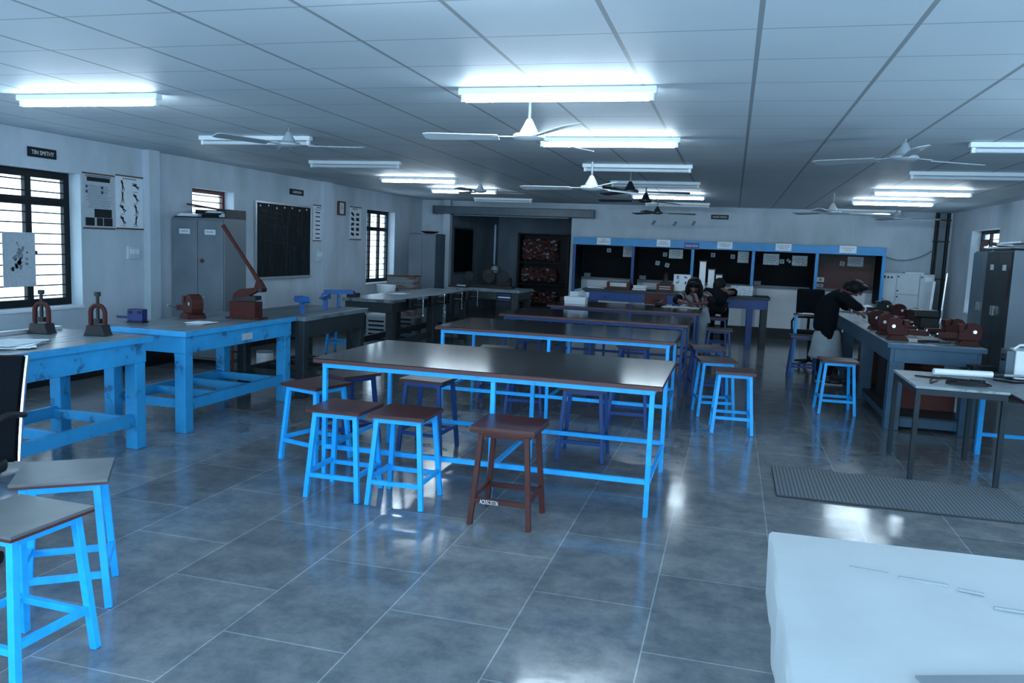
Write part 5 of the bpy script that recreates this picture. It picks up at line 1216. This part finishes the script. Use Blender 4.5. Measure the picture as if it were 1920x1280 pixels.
# ---- person at the far table
t = thing('person', 'person in black with bowed head sitting at the far table behind the woman', 'person', (0, 0, 0))
J = dict(pelvis=V(-.20, 14.0, .76), waist=V(-.20, 14.02, .80), chest=V(-.19, 14.10, .95), neck=V(-.19, 14.17, 1.05), head=V(-.185, 14.24, 1.085), crown=V(-.18, 14.25, 1.175), face=V(.35, .72, -.55),
         shL=V(-.36, 14.11, .98), elL=V(-.42, 14.3, .98), wrL=V(-.27, 14.52, .945), shR=V(-.02, 14.08, .98), elR=V(.07, 14.28, .98), wrR=V(-.04, 14.52, .945), hdL=V(.4, .7, 0), hdR=V(-.4, .7, 0),
         hpL=V(-.29, 14.02, .715), knL=V(-.30, 14.36, .63), anL=V(-.30, 14.36, .07), toL=V(-.30, 14.52, .04), hpR=V(-.11, 14.02, .715), knR=V(-.08, 14.36, .63), anR=V(-.08, 14.36, .07), toR=V(-.08, 14.52, .04))
skin_mesh('body', body_chains(J), M_skin, t); face_bits(t, J)
jk = [[P3(J['pelvis'] - V(0, 0, .035), .105), P3(J['pelvis'] + V(0, 0, .03), .15), P3(J['waist'], .15), P3(J['waist'].lerp(J['chest'], .5), .15), P3(J['chest'], .155), P3(J['neck'] - V(0, 0, .02), .068)]]
for k in 'LR': jk.append([P3(J['chest'], .155), P3(J['sh' + k], .08), P3(J['el' + k], .058), P3(J['el' + k].lerp(J['wr' + k], .7), .045)])
skin_mesh('jacket', jk, M_cloth_dark, t)
for k in 'LR': skin_mesh('trouser_leg', [[P3(J['hp' + k], .10), P3(J['kn' + k], .075), P3(J['kn' + k].lerp(J['an' + k], .6), .06), P3(J['an' + k] + V(0, 0, .04), .05)]], M_cloth_dark, t)
for k in 'LR':
    a = J['an' + k]; b = MB(); b.sph((a.x, a.y + .07, .04), (.042, .12, .038), 12); b.build('shoe', M_shoe, t, smooth=True)
f = J['face'].normalized(); up = (J['crown'] - J['neck']).normalized(); h = J['head']
hr = MB(); hr.sph(h - f * .03 + up * .02, (.105, .105, .10), 16); hr.sph(h - f * .09 - up * .06, (.085, .07, .11), 12); hr.build('hair', M_hair, t, smooth=True)
skin_mesh('trouser_seat', [[P3(J['pelvis'], .118), P3(J['hpL'], .112)], [P3(J['pelvis'], .118), P3(J['hpR'], .112)]], M_cloth_dark, t)
dup(ST_SHADE, (-.20, 13.95, 0), 0, 'shade-painted stool under the person in black at the far table')

# ================================================================== CAMERA, LIGHT
cam = bpy.data.cameras.new('camera'); co = bpy.data.objects.new('camera', cam); COL.objects.link(co)
cam.sensor_width = 36; cam.sensor_fit = 'HORIZONTAL'; cam.lens = FPX / 1920 * 36; cam.clip_end = 200; cam.clip_start = .02
co.matrix_world = Matrix.Translation(CAMPOS) @ Matrix((RIGHT, -DOWN, -FWD)).transposed().to_4x4()
SC.camera = co
w = bpy.data.worlds.new('world'); SC.world = w; w.use_nodes = True
bg = w.node_tree.nodes['Background']; bg.inputs[0].default_value = (.69, .85, .98, 1); bg.inputs[1].default_value = SKY
def portal(name, loc, rot, sx, sy):
    l = bpy.data.lights.new(name, 'AREA'); l.shape = 'RECTANGLE'; l.size = sx; l.size_y = sy; l.cycles.is_portal = True
    o = bpy.data.objects.new(name, l); COL.objects.link(o); o.location = loc; o.rotation_euler = rot
for (a, b_, c, d) in (WIN_L[0], WIN_L[2], WIN_L[3], WIN_L[1]): portal('window_daylight', (XL - .26, (a + b_) / 2, (c + d) / 2), (0, -PI / 2, 0), d - c, b_ - a)
for (a, b_, c, d) in WIN_R: portal('window_daylight', (XR + .26, (a + b_) / 2, (c + d) / 2), (0, PI / 2, 0), d - c, b_ - a)
for (a, b_, c, d) in WIN_B: portal('window_daylight', ((a + b_) / 2, YB - .26, (c + d) / 2), (PI / 2, 0, 0), b_ - a, d - c)
vs = SC.view_settings
vs.view_transform = 'Standard'; vs.look = 'None'; vs.gamma = 1.0; vs.exposure = EXPO; vs.use_curve_mapping = False
SC.cycles.max_bounces = 8; SC.cycles.diffuse_bounces = 6; SC.cycles.glossy_bounces = 4; SC.cycles.transparent_max_bounces = 12
SC.cycles.caustics_reflective = False; SC.cycles.caustics_refractive = False; SC.cycles.sample_clamp_indirect = 6.0
